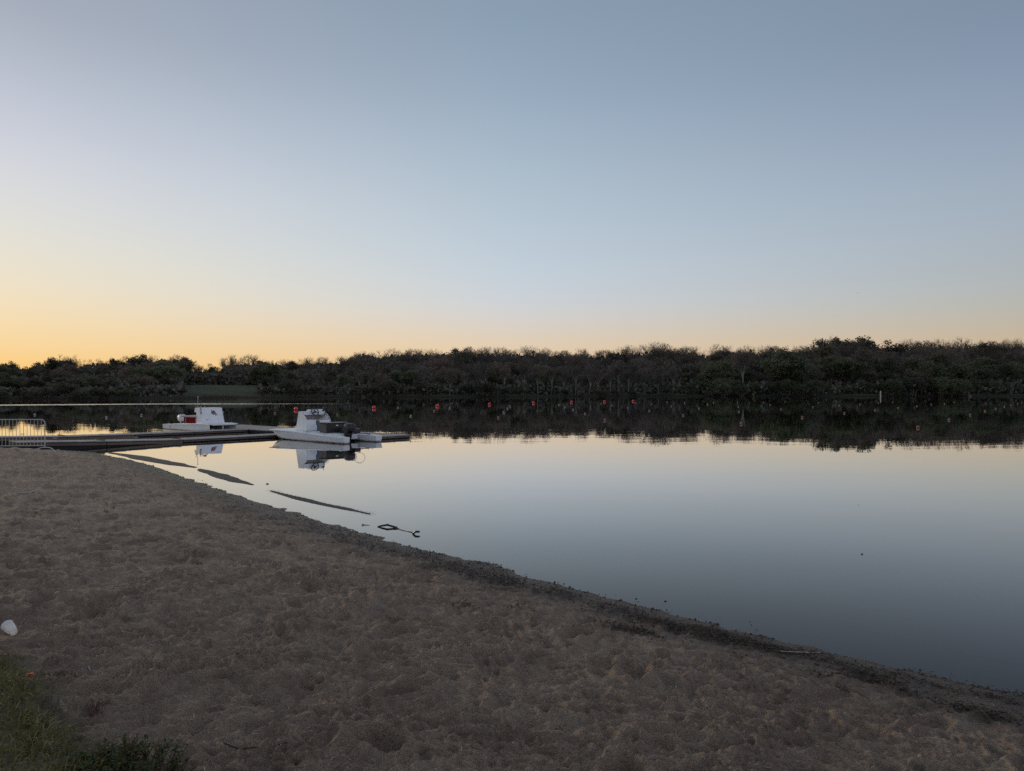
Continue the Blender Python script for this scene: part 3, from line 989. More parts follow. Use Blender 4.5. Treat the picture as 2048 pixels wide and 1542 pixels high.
def launch(name, loc, rz, label, front):
    root = empty(name, loc, rz, label, 'boat', 'white catamaran coaching launches')
    hb = 1.07 if front else .82
    for sy in (1, -1):
        h = hull_part(root, sy, hb, front)
        h['label'] = 'slim white hull with a brown stained waterline'
    # bridge deck
    m = MB()
    xs = [1.30, 2.2, 3.2, 4.2, 5.0, 5.82]
    m.loft([[(x, -hb + .01, deck_z(x)), (x, hb - .01, deck_z(x)), (x, hb, deck_z(x) - .028), (x, .62, deck_z(x) - .05 - (.03 if x > 4.9 else 0)), (x, -.62, deck_z(x) - .05 - (.03 if x > 4.9 else 0)), (x, -hb, deck_z(x) - .028)] for x in xs])
    m.build('deck', M['white'], root)
    m = MB()
    m.loft([[(x, -.55, deck_z(x) - .052), (x, .55, deck_z(x) - .052), (x, .45, .09 + (.18 if x > 5 else 0)), (x, -.45, .09 + (.18 if x > 5 else 0))] for x in ((1.34, 3, 4.9, 5.5) if front else (1.34, 3.0))])
    m.build('underbody', M['black'], root)
    for sy in (1, -1):
        MB().loft([[(x, sy * (hb - .37), .018 + .262 + .03 * x / 1.3), (x, sy * (hb - .04), .018 + .262 + .03 * x / 1.3), (x, sy * (hb - .04), .262 + .03 * x / 1.3), (x, sy * (hb - .37), .262 + .03 * x / 1.3)] for x in (.02, 1.27)]).build('stern_deck', M['white'], root)
        r = MB(); r.tube([(.01, sy * (hb - .005), .262), (1.4, sy * (hb + .015), .300), (2.8, sy * (hb + .015), .342), (4.2, sy * (hb + .015), .388), (5.0, sy * (hb + .01), .410), (5.8, sy * hb, .415)], .013, 6)
        r.build('rub_rail', M['white'], root)
    MB().box(1.18, 1.30, -.62, .62, .10, .31, .01).build('transom', M['white'], root)
    kb = hb - 1.07
    for x, sy in ((5.35, .93 + kb), (5.35, -.93 - kb), (.45, .86 + kb), (.45, -.86 - kb), (2.6, 1.0 + kb), (2.6, -1.0 - kb)):
        z = deck_z(x) if x > 1.3 else .29
        c = MB(); c.tube([(x - .07, sy, z + .035), (x + .07, sy, z + .035)], .01, 6).tube([(x - .02, sy, z), (x - .02, sy, z + .033)], .009, 6).tube([(x + .02, sy, z), (x + .02, sy, z + .033)], .009, 6)
        c.build('cleat', M['chrome'], root)
    if not front:
        MB().box(5.66, 5.72, -.02, .02, -.1, deck_z(5) - .05).build('bow_strut', M['white'], root)
    for x, y in ((2.9, .88), (1.7, .82), (.8, .86), (2.9, -.88), (1.7, -.82)) if front else ((.8, .62), (.8, -.62)):
        z = deck_z(x) if x > 1.3 else .29
        MB().box(x - .13, x + .13, y - .07, y + .07, z, z + .008, .003).build('hatch', M['deckgrey'], root)

    # console
    xf = 4.2 if front else 4.62                 # foot of the slanted front face
    z0 = deck_z(4.0) - .004
    zt = 1.30
    hw0, hw1 = .66, .59
    if front:
        prof = [(0, z0), (.12, zt), (.50, zt + .02), (.50, zt - .15), (.58, zt - .18), (.68, zt - .25), (.78, zt - .36), (.85, zt - .47), (.87, z0)]
    else:
        prof = [(0, z0), (.20, zt), (.30, zt), (.30, zt - .02), (1.00, zt - .03), (1.00, zt - .24), (.78, zt - .26), (.70, zt - .55), (.66, z0)]
    def yy(z, s_):
        return s_ * (hw0 + (hw1 - hw0) * (z - z0) / (zt - z0))
    for s_ in (1, -1):
        pm = MB()
        a = [pm.bm.verts.new((xf - p[0], yy(p[1], s_), p[1])) for p in prof]
        b = [pm.bm.verts.new((xf - p[0], yy(p[1], s_) - s_ * .035, p[1])) for p in prof]
        pm.bm.faces.new(a); pm.bm.faces.new(b[::-1])
        for i in range(len(a)):
            j = (i + 1) % len(a)
            pm.bm.faces.new((a[i], b[i], b[j], a[j]))
        sp = pm.build('side_panel', M['white'], root)
    lean = prof[1][0]
    fm = MB()
    fm.loft([[(xf - lean * q - .002, -hw0 - (hw1 - hw0) * q + .036, z0 + (zt - z0) * q), (xf - lean * q - .002, hw0 + (hw1 - hw0) * q - .036, z0 + (zt - z0) * q),
              (xf - lean * q - .035, hw0 + (hw1 - hw0) * q - .036, z0 + (zt - z0) * q), (xf - lean * q - .035, -hw0 - (hw1 - hw0) * q + .036, z0 + (zt - z0) * q)] for q in (0, 1)])
    fp = fm.build('front_panel', M['white'] if not front else M['panelgrey'], root)
    tl = .50 if front else .98
    MB().box(xf - tl, xf - lean + .0, -hw1 + .037, hw1 - .037, zt - .03, zt + .004, .006).build('console_top', M['white'], root)
    MB().box(xf - tl, xf - tl + .03, -hw1 + .037, hw1 - .037, zt - (.15 if front else .22), zt - .031).build('dash_panel', M['white'], root)
    # instrument pod, wheel, throttle
    if front: MB().prism([(xf - tl + .02, zt + .006), (xf - tl + .30, zt + .006), (xf - tl + .26, zt + .075), (xf - tl + .07, zt + .095)], -.50, .22).build('instrument_pod', M['white'], root)
    wc = Vector((xf - tl - .10, .02, zt - .01))
    ax = Vector((-1, 0, .45)).normalized()
    sw = MB(); sw.ring(wc, .18, .024, ax, 28, 8)
    u_ = ax.orthogonal().normalized(); w_ = ax.cross(u_)
    for k in range(3):
        a = k * 2.094 + .4
        sw.tube([wc, wc + (u_ * math.cos(a) + w_ * math.sin(a)) * .17], .018, 6)
    sw.ball(wc, .05, u=10, v=6)
    sw.tube([wc, wc - ax * .11], .022, 8)
    sw.build('steering_wheel', M['black'], root, smooth=True)
    th = MB(); th.box(xf - tl - .02, xf - tl + .12, -.56, -.46, zt + .006, zt + .06, .01)
    th.tube([(xf - tl + .05, -.51, zt + .05), (xf - tl - .02, -.51, zt + .16)], .012, 8).ball((xf - tl - .02, -.51, zt + .165), .024, u=10, v=6)
    th.tube([(xf - tl + .0, -.53, zt - .02), (xf - tl - .05, -.56, zt - .14), (xf - tl + .0, -.55, zt - .22)], .009, 6)
    th.build('throttle', M['black'], root, smooth=True)

    if front:
        # moulded lockers inside the open back
        MB().box(xf - .88, xf - .16, .10, .61, z0, z0 + .26, .012).build('locker', M['white'], root)
        MB().box(xf - .84, xf - .16, .12, .60, z0 + .263, z0 + .50, .012).build('locker', M['white'], root)
        MB().box(xf - .84, xf - .16, -.61, -.06, z0, z0 + .48, .012).build('locker', M['white'], root)
        MB().box(xf - .80, xf - .30, -.60, -.30, z0 + .483, z0 + .56, .02).build('cushion', M['cloth'], root)
        gr = MB(); gr.tube([(xf - .52, -.63, zt - .10), (xf - .62, -.645, zt - .16), (xf - .76, -.655, zt - .30), (xf - .86, -.66, zt - .46), (xf - .88, -.665, zt - .60)], .014, 8)
        gr.build('grab_rail', M['white'], root, smooth=True)
        # black bench
        zb = deck_z(2.3)
        b = empty('bench_seat', (0, 0, 0)); b.parent = root
        MB().box(2.02, 2.58, -.70, .46, zb, zb + .41, .012).build('box', M['blackbox'], b)
        MB().box(2.05, 2.55, .461, .468, zb + .02, zb + .39).build('lit_end_face', M['bench_lit_trim'], b)  # near face of the black box painted lighter, as if lit
        MB().box(1.98, 2.61, -.73, .49, zb + .413, zb + .455, .015).build('lid', M['black'], b)
        for q in (-.02, -.02):
            pass
        MB().box(2.008, 2.019, -.14, -.02, zb + .30, zb + .345, .003).build('latch', M['chrome'], b)
        MB().box(2.008, 2.019, -.12, -.04, zb + .10, zb + .135, .003).build('latch', M['chrome'], b)
        MB().box(1.52, 1.92, -.55, -.08, zb - .02, zb + .22, .04).build('fuel_tank', M['black'], root, smooth=True)
        MB().box(1.45, 1.80, -.98, -.66, zb - .02, zb + .16, .03).build('battery_box', M['black'], root, smooth=True)
        mm, rim, mz = M['black'], M['bench_lit_trim'], .80
        MB().box(xf - .87, xf - .84, -.05, .11, z0 + .01, z0 + .46).build('locker_gap_shade', M['teal'], root)  # added dark panel: shade between the lockers put into colour
    else:
        zb = deck_z(3.2)
        b = empty('bench_seat', (0, 0, 0)); b.parent = root
        MB().box(2.30, 3.86, -.60, .55, zb, zb + .34, .012).build('box', M['redbox'], b)
        MB().box(2.05, 3.92, -.66, .60, zb + .343, zb + .43, .03).build('lid', M['cushion'], b)
        MB().box(3.865, 3.92, -.66, -.60, zb, zb + .34).build('post', M['cloth'], b)
        MB().tube([(2.62, -.612, zb + .34), (2.58, -.615, zb + .2), (2.56, -.612, zb + .02)], .018, 6).build('strap', M['cushion'], b)
        pl = MB(); pl.tube([(xf - .78, -.52, zt - .03), (xf - .78, -.52, zt + .60)], .013, 8).ball((xf - .78, -.52, zt + .62), .035, u=10, v=6)
        pl.build('stern_light_pole', M['cloth'], root, smooth=True)
        # cloth draped over the console edge
        tw = MB(); tw.loft([[(xf - lean - .10 + dx, -hw1 - .02 - k * .012, z_), (xf - lean + .06 + dx, -hw1 - .02 - k * .012, z_), (xf - lean + .06 + dx, -hw1 - .05 - k * .012, z_), (xf - lean - .10 + dx, -hw1 - .05 - k * .012, z_)] for dx, z_, k in ((.02, zt + .07, 0), (.0, zt + .01, 1), (-.01, zt - .1, 0), (.01, zt - .2, 1))])
        tw.build('draped_cloth', M['cloth'], root)
        MB().box(xf - lean - .02, xf - lean + .06, -hw1 - .06, -hw1 - .03, zt - .33, zt - .21, .008).build('green_rag', M['greenc'], root)
        # print on the slanted front: flowing maroon stripes, small mark and a hull decal
        def onf(y, z, e=.006):
            q = (z - z0) / (zt - z0)
            return Vector((xf - lean * q + e, y, z))
        em = MB()
        def stroke(pts, w):
            ps = [onf(*p) for p in pts]
            vs = []
            for i, p in enumerate(ps):
                d = (ps[min(i + 1, len(ps) - 1)] - ps[max(i - 1, 0)]).normalized()
                nn = Vector((0, -d.z, d.y)).normalized() * w * (1 if 0 < i < len(ps) - 1 else .45)
                vs.append((em.bm.verts.new(p + nn), em.bm.verts.new(p - nn)))
            for (a, b_), (c, d_) in zip(vs[:-1], vs[1:]):
                em.bm.faces.new((a, b_, d_, c))
        ey, ez = .12, zt - .26          # centre of the mark
        stroke([(ey + .16, ez - .17), (ey + .08, ez - .06), (ey + .0, ez + .06), (ey - .08, ez + .09)], .024)
        stroke([(ey + .07, ez - .18), (ey + .0, ez - .07), (ey - .05, ez + .03), (ey - .12, ez + .07)], .026)
        stroke([(ey - .05, ez - .14), (ey - .09, ez - .05), (ey - .13, ez + .03)], .034)
        stroke([(ey - .13, ez - .09), (ey - .16, ez + .0), (ey - .14, ez + .13)], .026)
        stroke([(ey - .03, ez + .06), (ey - .08, ez + .15)], .018)
        stroke([(ey - .12, ez + .06), (ey - .13, ez + .16)], .016)
        em.build('emblem', M['emblem'], root)
        nm = MB()
        em = nm
        stroke([(-.40, z0 + .24), (-.33, z0 + .24), (-.36, z0 + .16)], .012)
        stroke([(-.28, z0 + .25), (-.28, z0 + .19)], .014)
        nm.build('small_mark', M['darkprint'], root)
        dm = MB(); dm.box(.86, 1.07, -.803, -.807, .185, .205).box(1.03, 1.07, -.803, -.807, .12, .185).box(.86, .90, -.803, -.807, .12, .14)
        dm.build('hull_decal', M['darkprint'], root)
        mm, rim, mz = M['motorwhite'], M['motorwhite'], .82
    # outboard
    mo = empty('outboard_motor', (1.02 if front else .82, 0, 0)); mo.parent = root
    cw = MB()
    def rr(cx, cy_, z, a, b_, n=16):
        return [(cx + a * (abs(math.cos(t)) ** .7) * (1 if math.cos(t) >= 0 else -1), cy_ + b_ * (abs(math.sin(t)) ** .7) * (1 if math.sin(t) >= 0 else -1), z) for t in [2 * math.pi * k / n for k in range(n)]]
    cw.loft([rr(-.04, 0, mz - .40, .17, .14), rr(-.05, 0, mz - .33, .25, .19), rr(-.05, 0, mz - .14, .28, .21), rr(-.04, 0, mz - .03, .25, .185), rr(-.03, 0, mz + .02, .15, .11)])
    cw.build('cowling', mm, mo, smooth=True, angle=50)
    rm = MB(); rm.ring((-.335, 0, mz - .15), .16, .012, (1, 0, 0), 20, 6, 0, 2 * math.pi)
    rm.build('cowl_trim', rim, mo, smooth=True)
    lg = MB(); lg.loft([rr(-.05, 0, mz - .405, .13, .10, 10), rr(-.04, 0, mz - .55, .11, .09, 10), rr(-.03, 0, -.05, .07, .03, 10), rr(-.05, 0, -.30, .10, .03, 10)])
    lg.box(-.24, .08, -.10, .10, -.02, -.005).build('leg', mm, mo, smooth=True)
    MB().box(.04, .20, -.12, .12, .20, .42, .015).build('clamp_bracket', M['black'], mo)
    tb = MB(); tb.tube([(.12, .02, mz - .28), (.38, .05, mz - .27), (.50, .05, mz - .28)], [.018, .018, .022], 8)
    tb.build('tiller', mm, mo, smooth=True)
    if not front:
        MB().ball((-.24, -.02, mz - .30), .055, u=10, v=6).build('tilt_handle', mm, mo, smooth=True)
    hs = MB()
    if front:
        hs.ring((.80, -.42, .72), .23, .007, (-.75, .66, 0), 30, 6, 0, 2 * math.pi)
        hs.build('cable_loop', M['rubber'], root, smooth=True)
        k = MB(); k.tube([(1.25, -.3, .33), (1.1, -.62, .36), (.9, -.80, .34), (.6, -.85, .31)], .02, 6)
        k.build('fuel_hose', M['rubber'], root, smooth=True)
        MB().tube([(.75, -.86, .29), (.75, -.86, .42)], .010, 6).build('rod_holder', M['chrome'], root)
    else:
        hs.bm.free()
    return root


RZ_A = math.atan2(.66, -.75); RZ_B = math.atan2(-.66, .75)
launch('coaching_launch', st(20.06, -26.28), RZ_A, 'white catamaran launch with black bench and black outboard, moored in front', True)
launch('coaching_launch', st(20.36, -44.90), RZ_B, 'white catamaran launch with red seat box and maroon emblem behind the docks', False)


# ------------------------------------------------------------------ barricade
def barricade():
    f = Vector((-15.42, 24.6, 0)); gz = height(f.x, f.y)
    z0 = 2.3 - (906 - HY) / FPX * 24.6
    root = empty('crowd_barrier', (f.x, f.y, gz - .01), math.radians(2.5), 'galvanised steel crowd barrier standing on the sand at the left edge', 'barrier')
    H = 1.10; Wd = 2.4; r = .017
    zb = .235
    m = MB()
    arc = [(-.13 + .13 * math.sin(a), 0, H - .13 + .13 * math.cos(a)) for a in [math.pi / 2 * k / 8 for k in range(9)]]
    m.tube([(-Wd + .13, 0, H)] + arc + [(0, 0, .17)], r, 8)
    arc2 = [(-Wd + .13 - .13 * math.sin(a), 0, H - .13 + .13 * math.cos(a)) for a in [math.pi / 2 * k / 8 for k in range(9)]]
    m.tube(arc2 + [(-Wd, 0, .17)], r, 8)
    m.build('frame', M['galv'], root, smooth=True)
    MB().tube([(-Wd, 0, zb), (0, 0, zb)], .014, 8).build('bottom_rail', M['galv'], root, smooth=True)
    bar = MB(); bar.tube([(0, 0, zb), (0, 0, H)], .0075, 6, cap=False)
    b0 = bar.build('bar', M['galv'], root, smooth=True)
    n = 20
    for i in range(n):
        x = -Wd + Wd * (i + 1) / (n + 1)
        o = b0 if i == 0 else b0.copy()
        if i: COL.objects.link(o); o.parent = root
        o.location = (x, 0, 0)
    for x in (0, -Wd):
        ft = MB()
        ft.tube([(x - .05, -.30, .0), (x - .045, -.27, .06), (x - .03, -.20, .14), (x - .01, -.10, .175), (x, 0, .18), (x + .01, .10, .175), (x + .03, .20, .14), (x + .045, .27, .06), (x + .05, .30, .0)], .017, 8)
        o = ft.build('foot', M['galv'], root, smooth=True)
    # the feet splay across the picture: turn them
    for o in root.children:
        if o.name.startswith('foot'):
            for v in o.data.vertices:
                cx = 0 if v.co.x > -1.2 else -Wd
                x, y = v.co.x - cx, v.co.y
                a = math.radians(-58)
                v.co.x, v.co.y = cx + x * math.cos(a) - y * math.sin(a), x * math.sin(a) + y * math.cos(a)
    hk = MB(); hk.tube([(0, 0, .93), (.035, 0, .93), (.035, 0, .90)], .008, 6).tube([(0, 0, .45), (.035, 0, .45), (.035, 0, .42)], .008, 6)
    hk.build('hook', M['galv'], root)


barricade()

# ------------------------------------------------------------------ buoys
ORD = ['first', 'second', 'third', 'fourth', 'fifth', 'sixth', 'seventh', 'eighth', 'ninth', 'tenth', 'eleventh', 'twelfth', 'thirteenth', 'fourteenth', 'fifteenth', 'sixteenth']
REDS = [(592, 820), (748, 817), (875, 813), (979, 809.5), (1067, 807), (1143, 805), (1209, 804), (1266, 803)]


def ball_meshes(r, mat, nm):
    m = MB(); m.ball((0, 0, r * .62), r, u=20, v=14)
    bod = m.build(nm, mat, None, smooth=True)
    e = MB(); e.tube([(0, 0, r * 1.60), (0, 0, r * 1.70)], r * .22, 10).ring((0, 0, r * 1.80), r * .16, r * .06, (0, 1, 0), 12, 6)
    lug = e.build(nm + '_lug', M['rubber'] if nm == 'body' else mat, None, smooth=True)
    return bod, lug


def place_ball(protos, name, loc, label, cat, group, names=('ball', 'lug')):
    root = empty(name, loc, rnd.random() * 6, label, cat, group)
    for p, nm in zip(protos, names):
        o = bpy.data.objects.new(nm, p.data); COL.objects.link(o); o.parent = root
    return root


rb, rl = ball_meshes(.215, M['redbuoy'], 'body')
red_notes = ['beside the top of the front launch', 'right of the front launch', None, None, None, None, None, None]
for i, (px, py) in enumerate(REDS):
    lab = f'round red buoy on the lake, {ORD[i]} from the left in the row'
    place_ball((rb, rl), 'marker_buoy', at(px, py), lab, 'buoy', 'row of round red buoys')
for o in (rb, rl): bpy.data.objects.remove(o)
b5 = lambda L_: [(500 + x / 3.793, 670 + y / 3.793) for x, y in L_]
b6 = lambda L_: [(1020 + x / 3.938, 670 + y / 3.938) for x, y in L_]
b7 = lambda L_: [(1520 + x / 3.88, 660 + y / 3.88) for x, y in L_]
SM = b5([(191, 596), (662, 606), (1122, 553), (1220, 617), (1397, 579), (1513, 557), (1884, 630), (1924, 590), (1952, 560), (1971, 542)]) + \
    b6([(385, 552), (433, 568), (497, 591), (592, 622), (747, 675), (718, 543), (803, 556), (926, 575), (988, 538), (1097, 598), (1115, 547), (1237, 529), (1271, 562), (1364, 635), (1376, 537), (1489, 580), (1556, 550), (1602, 532), (1791, 525), (1792, 541), (1797, 565), (1803, 607), (1821, 701)]) + \
    b7([(27, 563), (78, 583), (164, 617), (327, 681), (195, 557), (411, 600), (452, 565), (596, 557), (614, 587), (654, 648), (775, 577), (893, 624), (919, 568), (1030, 560), (1071, 606), (1217, 592), (1224, 760), (1329, 579), (1431, 573), (1466, 700), (1507, 562), (1630, 661), (1746, 632), (1829, 612), (1897, 597), (1947, 583), (2000, 573), (2030, 564)]) + \
    [(446, 825), (70, 830), (213, 836), (283, 831)]
ZON = [(-10, 330, 'left of the rear launch'), (330, 592, 'between the two launches'), (592, 748, 'behind the front launch'), (748, 875, 'between second and third red buoys'), (875, 979, 'between third and fourth red buoys'),
       (979, 1067, 'between fourth and fifth red buoys'), (1067, 1143, 'between fifth and sixth red buoys'), (1143, 1209, 'between sixth and seventh red buoys'), (1209, 1266, 'between seventh and eighth red buoys'),
       (1266, 1380, 'just right of the last red buoy'), (1380, 1450, 'before the green willow clump'), (1450, 1520, 'right of the willow clump'), (1520, 1600, 'midway from willows to white post'), (1600, 1700, 'well left of the white post'),
       (1700, 1760, 'just left of the white post'), (1760, 1830, 'just right of the white post'), (1830, 1930, 'between white post and right edge'), (1930, 2060, 'near the right edge')]
pb = {k: ball_meshes(.088, M[k], 'float') for k in ('orange', 'cream')}
for a, b, txt in ZON:
    L_ = sorted([p for p in SM if a <= p[0] < b], key=lambda p: -p[1])
    for i, (px, py) in enumerate(L_):
        near = 'nearest' if i == 0 else ORD[i] + ' nearest'
        col = 'orange' if (px > 1440 or rnd.random() < .35) else 'cream'
        if len(L_) == 1: near = 'only one'
        place_ball(pb[col], 'lane_float', at(px, max(py, 800.5)), f'tiny {col} ball float on dark water, {near} {txt}', 'float', 'tiny lane floats strung over the dark water')
for k in pb:
    for o in pb[k]: bpy.data.objects.remove(o)

# white post standing in the shallows off the far bank
p = Vector(((1761 - CX) / FPX * 256, 256, 0))
r_ = empty('marker_post', p, 0, 'white post standing in the water off the wooded far bank', 'post')
MB().tube([(0, 0, -1.5), (0, 0, 1.75)], .21, 10).build('pole', M['postwhite'], r_, smooth=True)
MB().tube([(0, 0, 1.752), (0, 0, 1.95)], [.23, .1], 10).build('cap', M['postwhite'], r_, smooth=True)

# small timber stand at the water's edge
p = at(1162, 793.0)
r_ = empty('timber_stand', Vector((p.x, p.y + 1.5, .0)), 0, 'dark timber lookout stand at the far waterline behind the sixth red buoy', 'stand')
for dx in (-1.2, 1.2):
    for dy in (-.8, .8):
        MB().box(dx - .1, dx + .1, dy - .1, dy + .1, -1.0, 2.0).build('leg', M['mesh_wood'], r_)
MB().box(-1.4, 1.4, -1, 1, 1.0, 1.15).build('platform', M['mesh_wood'], r_)
for z in (1.5, 1.9):
    MB().box(-1.35, 1.35, -.96, -.91, z, z + .12).build('rail', M['palebark'], r_)
MB().box(-1.4, -1.3, -2.6, -.98, -.2, .1).build('step', M['mesh_wood'], r_)

# bird
bp_ = atd(1716, 586, 190)
r_ = empty('flying_bird', bp_, math.radians(100), 'small dark bird gliding low in the sky over the right-hand woods', 'bird')
m = MB(); m.loft([[(x, a * math.cos(t), a * math.sin(t) * .9) for t in [k * math.pi / 4 for k in range(8)]] for x, a in ((-.16, .006), (-.08, .03), (0, .042), (.08, .03), (.13, .022), (.17, .008))])
m.build('body', M['birdm'], r_, smooth=True)
for s_ in (1, -1):
    m = MB(); m.loft([[(x0, s_ * y, z), ((x0 + x1) / 2, s_ * y, z + .012), (x1, s_ * y, z), ((x0 + x1) / 2, s_ * y, z - .008)] for x0, x1, y, z in ((-.06, .07, .03, .02), (-.05, .09, .14, .035), (-.07, .05, .26, .02), (-.06, -.03, .36, .0))])
    m.build('wing', M['birdm'], r_)
m = MB(); m.prism([(-.16, -.01), (-.27, -.035), (-.27, .035), (-.16, .01)], -.004, .004, 'z'); m.build('tail', M['birdm'], r_)


# ------------------------------------------------------------------ trees
def seg_tubes(segs, k=4):
    P0 = np.array([s[0] for s in segs]); P1 = np.array([s[1] for s in segs]); R0 = np.array([s[2] for s in segs]); R1 = np.array([s[3] for s in segs])
    d = P1 - P0; d /= np.linalg.norm(d, axis=1, keepdims=True) + 1e-9
    ref = np.where(np.abs(d[:, 2:3]) > .9, np.array([[1., 0, 0]]), np.array([[0, 0, 1.]]))
    u = np.cross(d, ref); u /= np.linalg.norm(u, axis=1, keepdims=True) + 1e-9
    w = np.cross(d, u)
    V, F = [], []
    n = len(segs)
    for P, R in ((P0, R0), (P1, R1)):
        for j in range(k):
            a = 2 * math.pi * j / k
            V.append(P + (u * math.cos(a) + w * math.sin(a)) * R[:, None])
    V = np.stack(V, 1)
    base = (np.arange(n) * 2 * k)[:, None, None]
    f = np.array([[j, (j + 1) % k, k + (j + 1) % k, k + j] for j in range(k)])[None]
    return V.reshape(-1, 3), (base + f).reshape(-1, 4)


def norm(v):
    return v / (np.linalg.norm(v) + 1e-9)


def tree_protos(seed, H, spread, kind, trunk_frac=.3, leafc=None, density=1.0, forks=4):
    """returns (trunk mesh, crown mesh)"""
    r = np.random.default_rng(seed)
    wood, twigs, tips = [], [], []

    def grow(p, d, length, rad, lev):
        n = 3 if lev < 2 else 2
        pts = [p]
        for i in range(n):
            d = norm(d + r.normal(size=3) * (.10 + .08 * lev) + np.array([0, 0, .20 if lev > 0 else 0]))
            q = pts[-1] + d * length / n
            rr0 = rad * (1 - .55 * i / n); rr1 = rad * (1 - .55 * (i + 1) / n)
            if lev <= 2: wood.append((pts[-1], q, rr0, rr1))
            else: twigs.append((pts[-1], q, max(rad * 2, .05)))
            pts.append(q)
        if lev >= 4:
            tips.append(pts[-1]); return
        nb = [forks + 2, 5, 5, 5][min(lev, 3)]
        for b in range(nb):
            t = r.uniform(.35 if lev == 0 else .25, 1.0) if b > 0 else 1.0
            if lev == 0: t = r.uniform(.62, 1.0) if b else 1.0
            i = min(int(t * n), n - 1)
            q = pts[i] + (pts[i + 1] - pts[i]) * (t * n - i)
            ang = r.uniform(.28, .72) * (spread if lev < 2 else 1.0)
            ax = norm(np.cross(d, r.normal(size=3)))
            nd = norm(d * math.cos(ang) + ax * math.sin(ang))
            if lev >= 1 and nd[2] < -.1: nd[2] *= -.3
            grow(q, norm(nd), length * r.uniform(.52, .78) if lev else H * (1 - trunk_frac) * r.uniform(.42, .6), rad * (.62 if lev == 0 else .5), lev + 1)
    lean = norm(np.array([r.normal() * .05, r.normal() * .05, 1]))
    if kind == 'bush':
        for k in range(6):
            a = r.uniform(0, 6.28)
            grow(np.array([r.normal() * .4, r.normal() * .4, -.3]), norm(np.array([math.cos(a) * .7 * spread, math.sin(a) * .7 * spread, 1])), H * .40, .10, 1)
    else:
        grow(np.array([0, 0, -.6]), lean, H * trunk_frac + .6, H * .021, 0)
    tips = np.array(tips)
    # rescale to height H
    zt = np.percentile(tips[:, 2], 99.5); k = H / zt
    V, F = seg_tubes([(a * k, b * k, ra, rb_) for a, b, ra, rb_ in wood], 5)
    trunk = np_mesh('trunk', V, F, None, True)
    tips = tips * k
    P0 = np.array([t[0] for t in twigs]) * k; P1 = np.array([t[1] for t in twigs]) * k
    # rounded outline: pull everything that strays outside an ellipsoid back to it
    cz, rx, rz = (.60, .43 * spread, .40) if kind != 'bush' else (.42, .62 * spread, .60)

    def dome(P):
        c0 = np.array([0, 0, cz * H]); R_ = np.array([rx * H, rx * H, rz * H])
        v = (P - c0) / R_
        q = np.linalg.norm(v, axis=1, keepdims=True) + 1e-9
        q2 = np.where(q > .85, .85 + (q - .85) * .55, q)
        return c0 + v / q * q2 * R_
    tips, P0, P1 = dome(tips), dome(P0), dome(P1)
    # fine end twigs
    n = int(len(tips) * (2.4 if kind == 'bare' else 1))
    src = tips[r.integers(0, len(tips), n)]
    dd = r.normal(size=(n, 3)) + np.array([0, 0, .7]) + (src - np.array([0, 0, H * .5])) / H * 2.2
    dd /= np.linalg.norm(dd, axis=1, keepdims=True)
    E1 = src + dd * (.35 + .65 * r.random((n, 1)))
    V1, F1 = ribbons(np.concatenate([P0, src]), np.concatenate([P1, E1]), np.concatenate([np.full(len(P0), .075), np.full(n, .042)]))
    VV, FF = [V1], [F1]
    if leafc:
        m = int(len(tips) * leafc)
        src = tips[r.integers(0, len(tips), m)] + r.normal(size=(m, 3)) * np.array([.38, .38, .30])
        sz = (.13 + .22 * r.random((m, 1))) * density
        a = r.normal(size=(m, 3)); a /= np.linalg.norm(a, axis=1, keepdims=True)
        b = np.cross(a, r.normal(size=(m, 3))); b /= np.linalg.norm(b, axis=1, keepdims=True)
        Q = np.stack([src - a * sz, src + b * sz * .6, src + a * sz, src - b * sz * .6], 1).reshape(-1, 3)
        VV.append(Q); FF.append(np.arange(len(Q)).reshape(-1, 4) + len(V1))
        crown = np_mesh('crown', np.concatenate(VV), np.concatenate(FF))
    else:
        crown = np_mesh('crown', VV[0], FF[0])
    return trunk, crown


PROTO = {}


def add_proto(key, seed, H, spread, kind, crownmat, barkmat='bark', **kw):
    t, c = tree_protos(seed, H, spread, kind, **kw)
    t.materials.append(M[barkmat]); c.materials.append(M[crownmat])
    PROTO.setdefault(key, []).append((t, c, H))


for i in range(4): add_proto('bare', 20 + i, 13, 1.0 + .12 * i, 'bare', 'twig', trunk_frac=.28 + .03 * i)
for i in range(3): add_proto('budding', 30 + i, 13, 1.05, 'bare', 'leafbrown', leafc=2.2, density=.8)
for i in range(3): add_proto('leafing', 40 + i, 12, 1.1, 'leaf', 'leafdark', leafc=6.0, density=1.0)
for i in range(3): add_proto('green', 50 + i, 10, 1.25, 'leaf', 'leafgreen', trunk_frac=.22, leafc=9.0, density=1.05)
for i in range(2): add_proto('pale', 60 + i, 13, .8, 'bare', 'twig', 'palebark', trunk_frac=.42)
for i in range(3): add_proto('bush', 70 + i, 5, 1.2, 'bush', 'leafdark', leafc=4.5, density=.9)
for i in range(2): add_proto('greenbush', 80 + i, 6, 1.2, 'bush', 'leafgreen', leafc=5.5, density=.95)

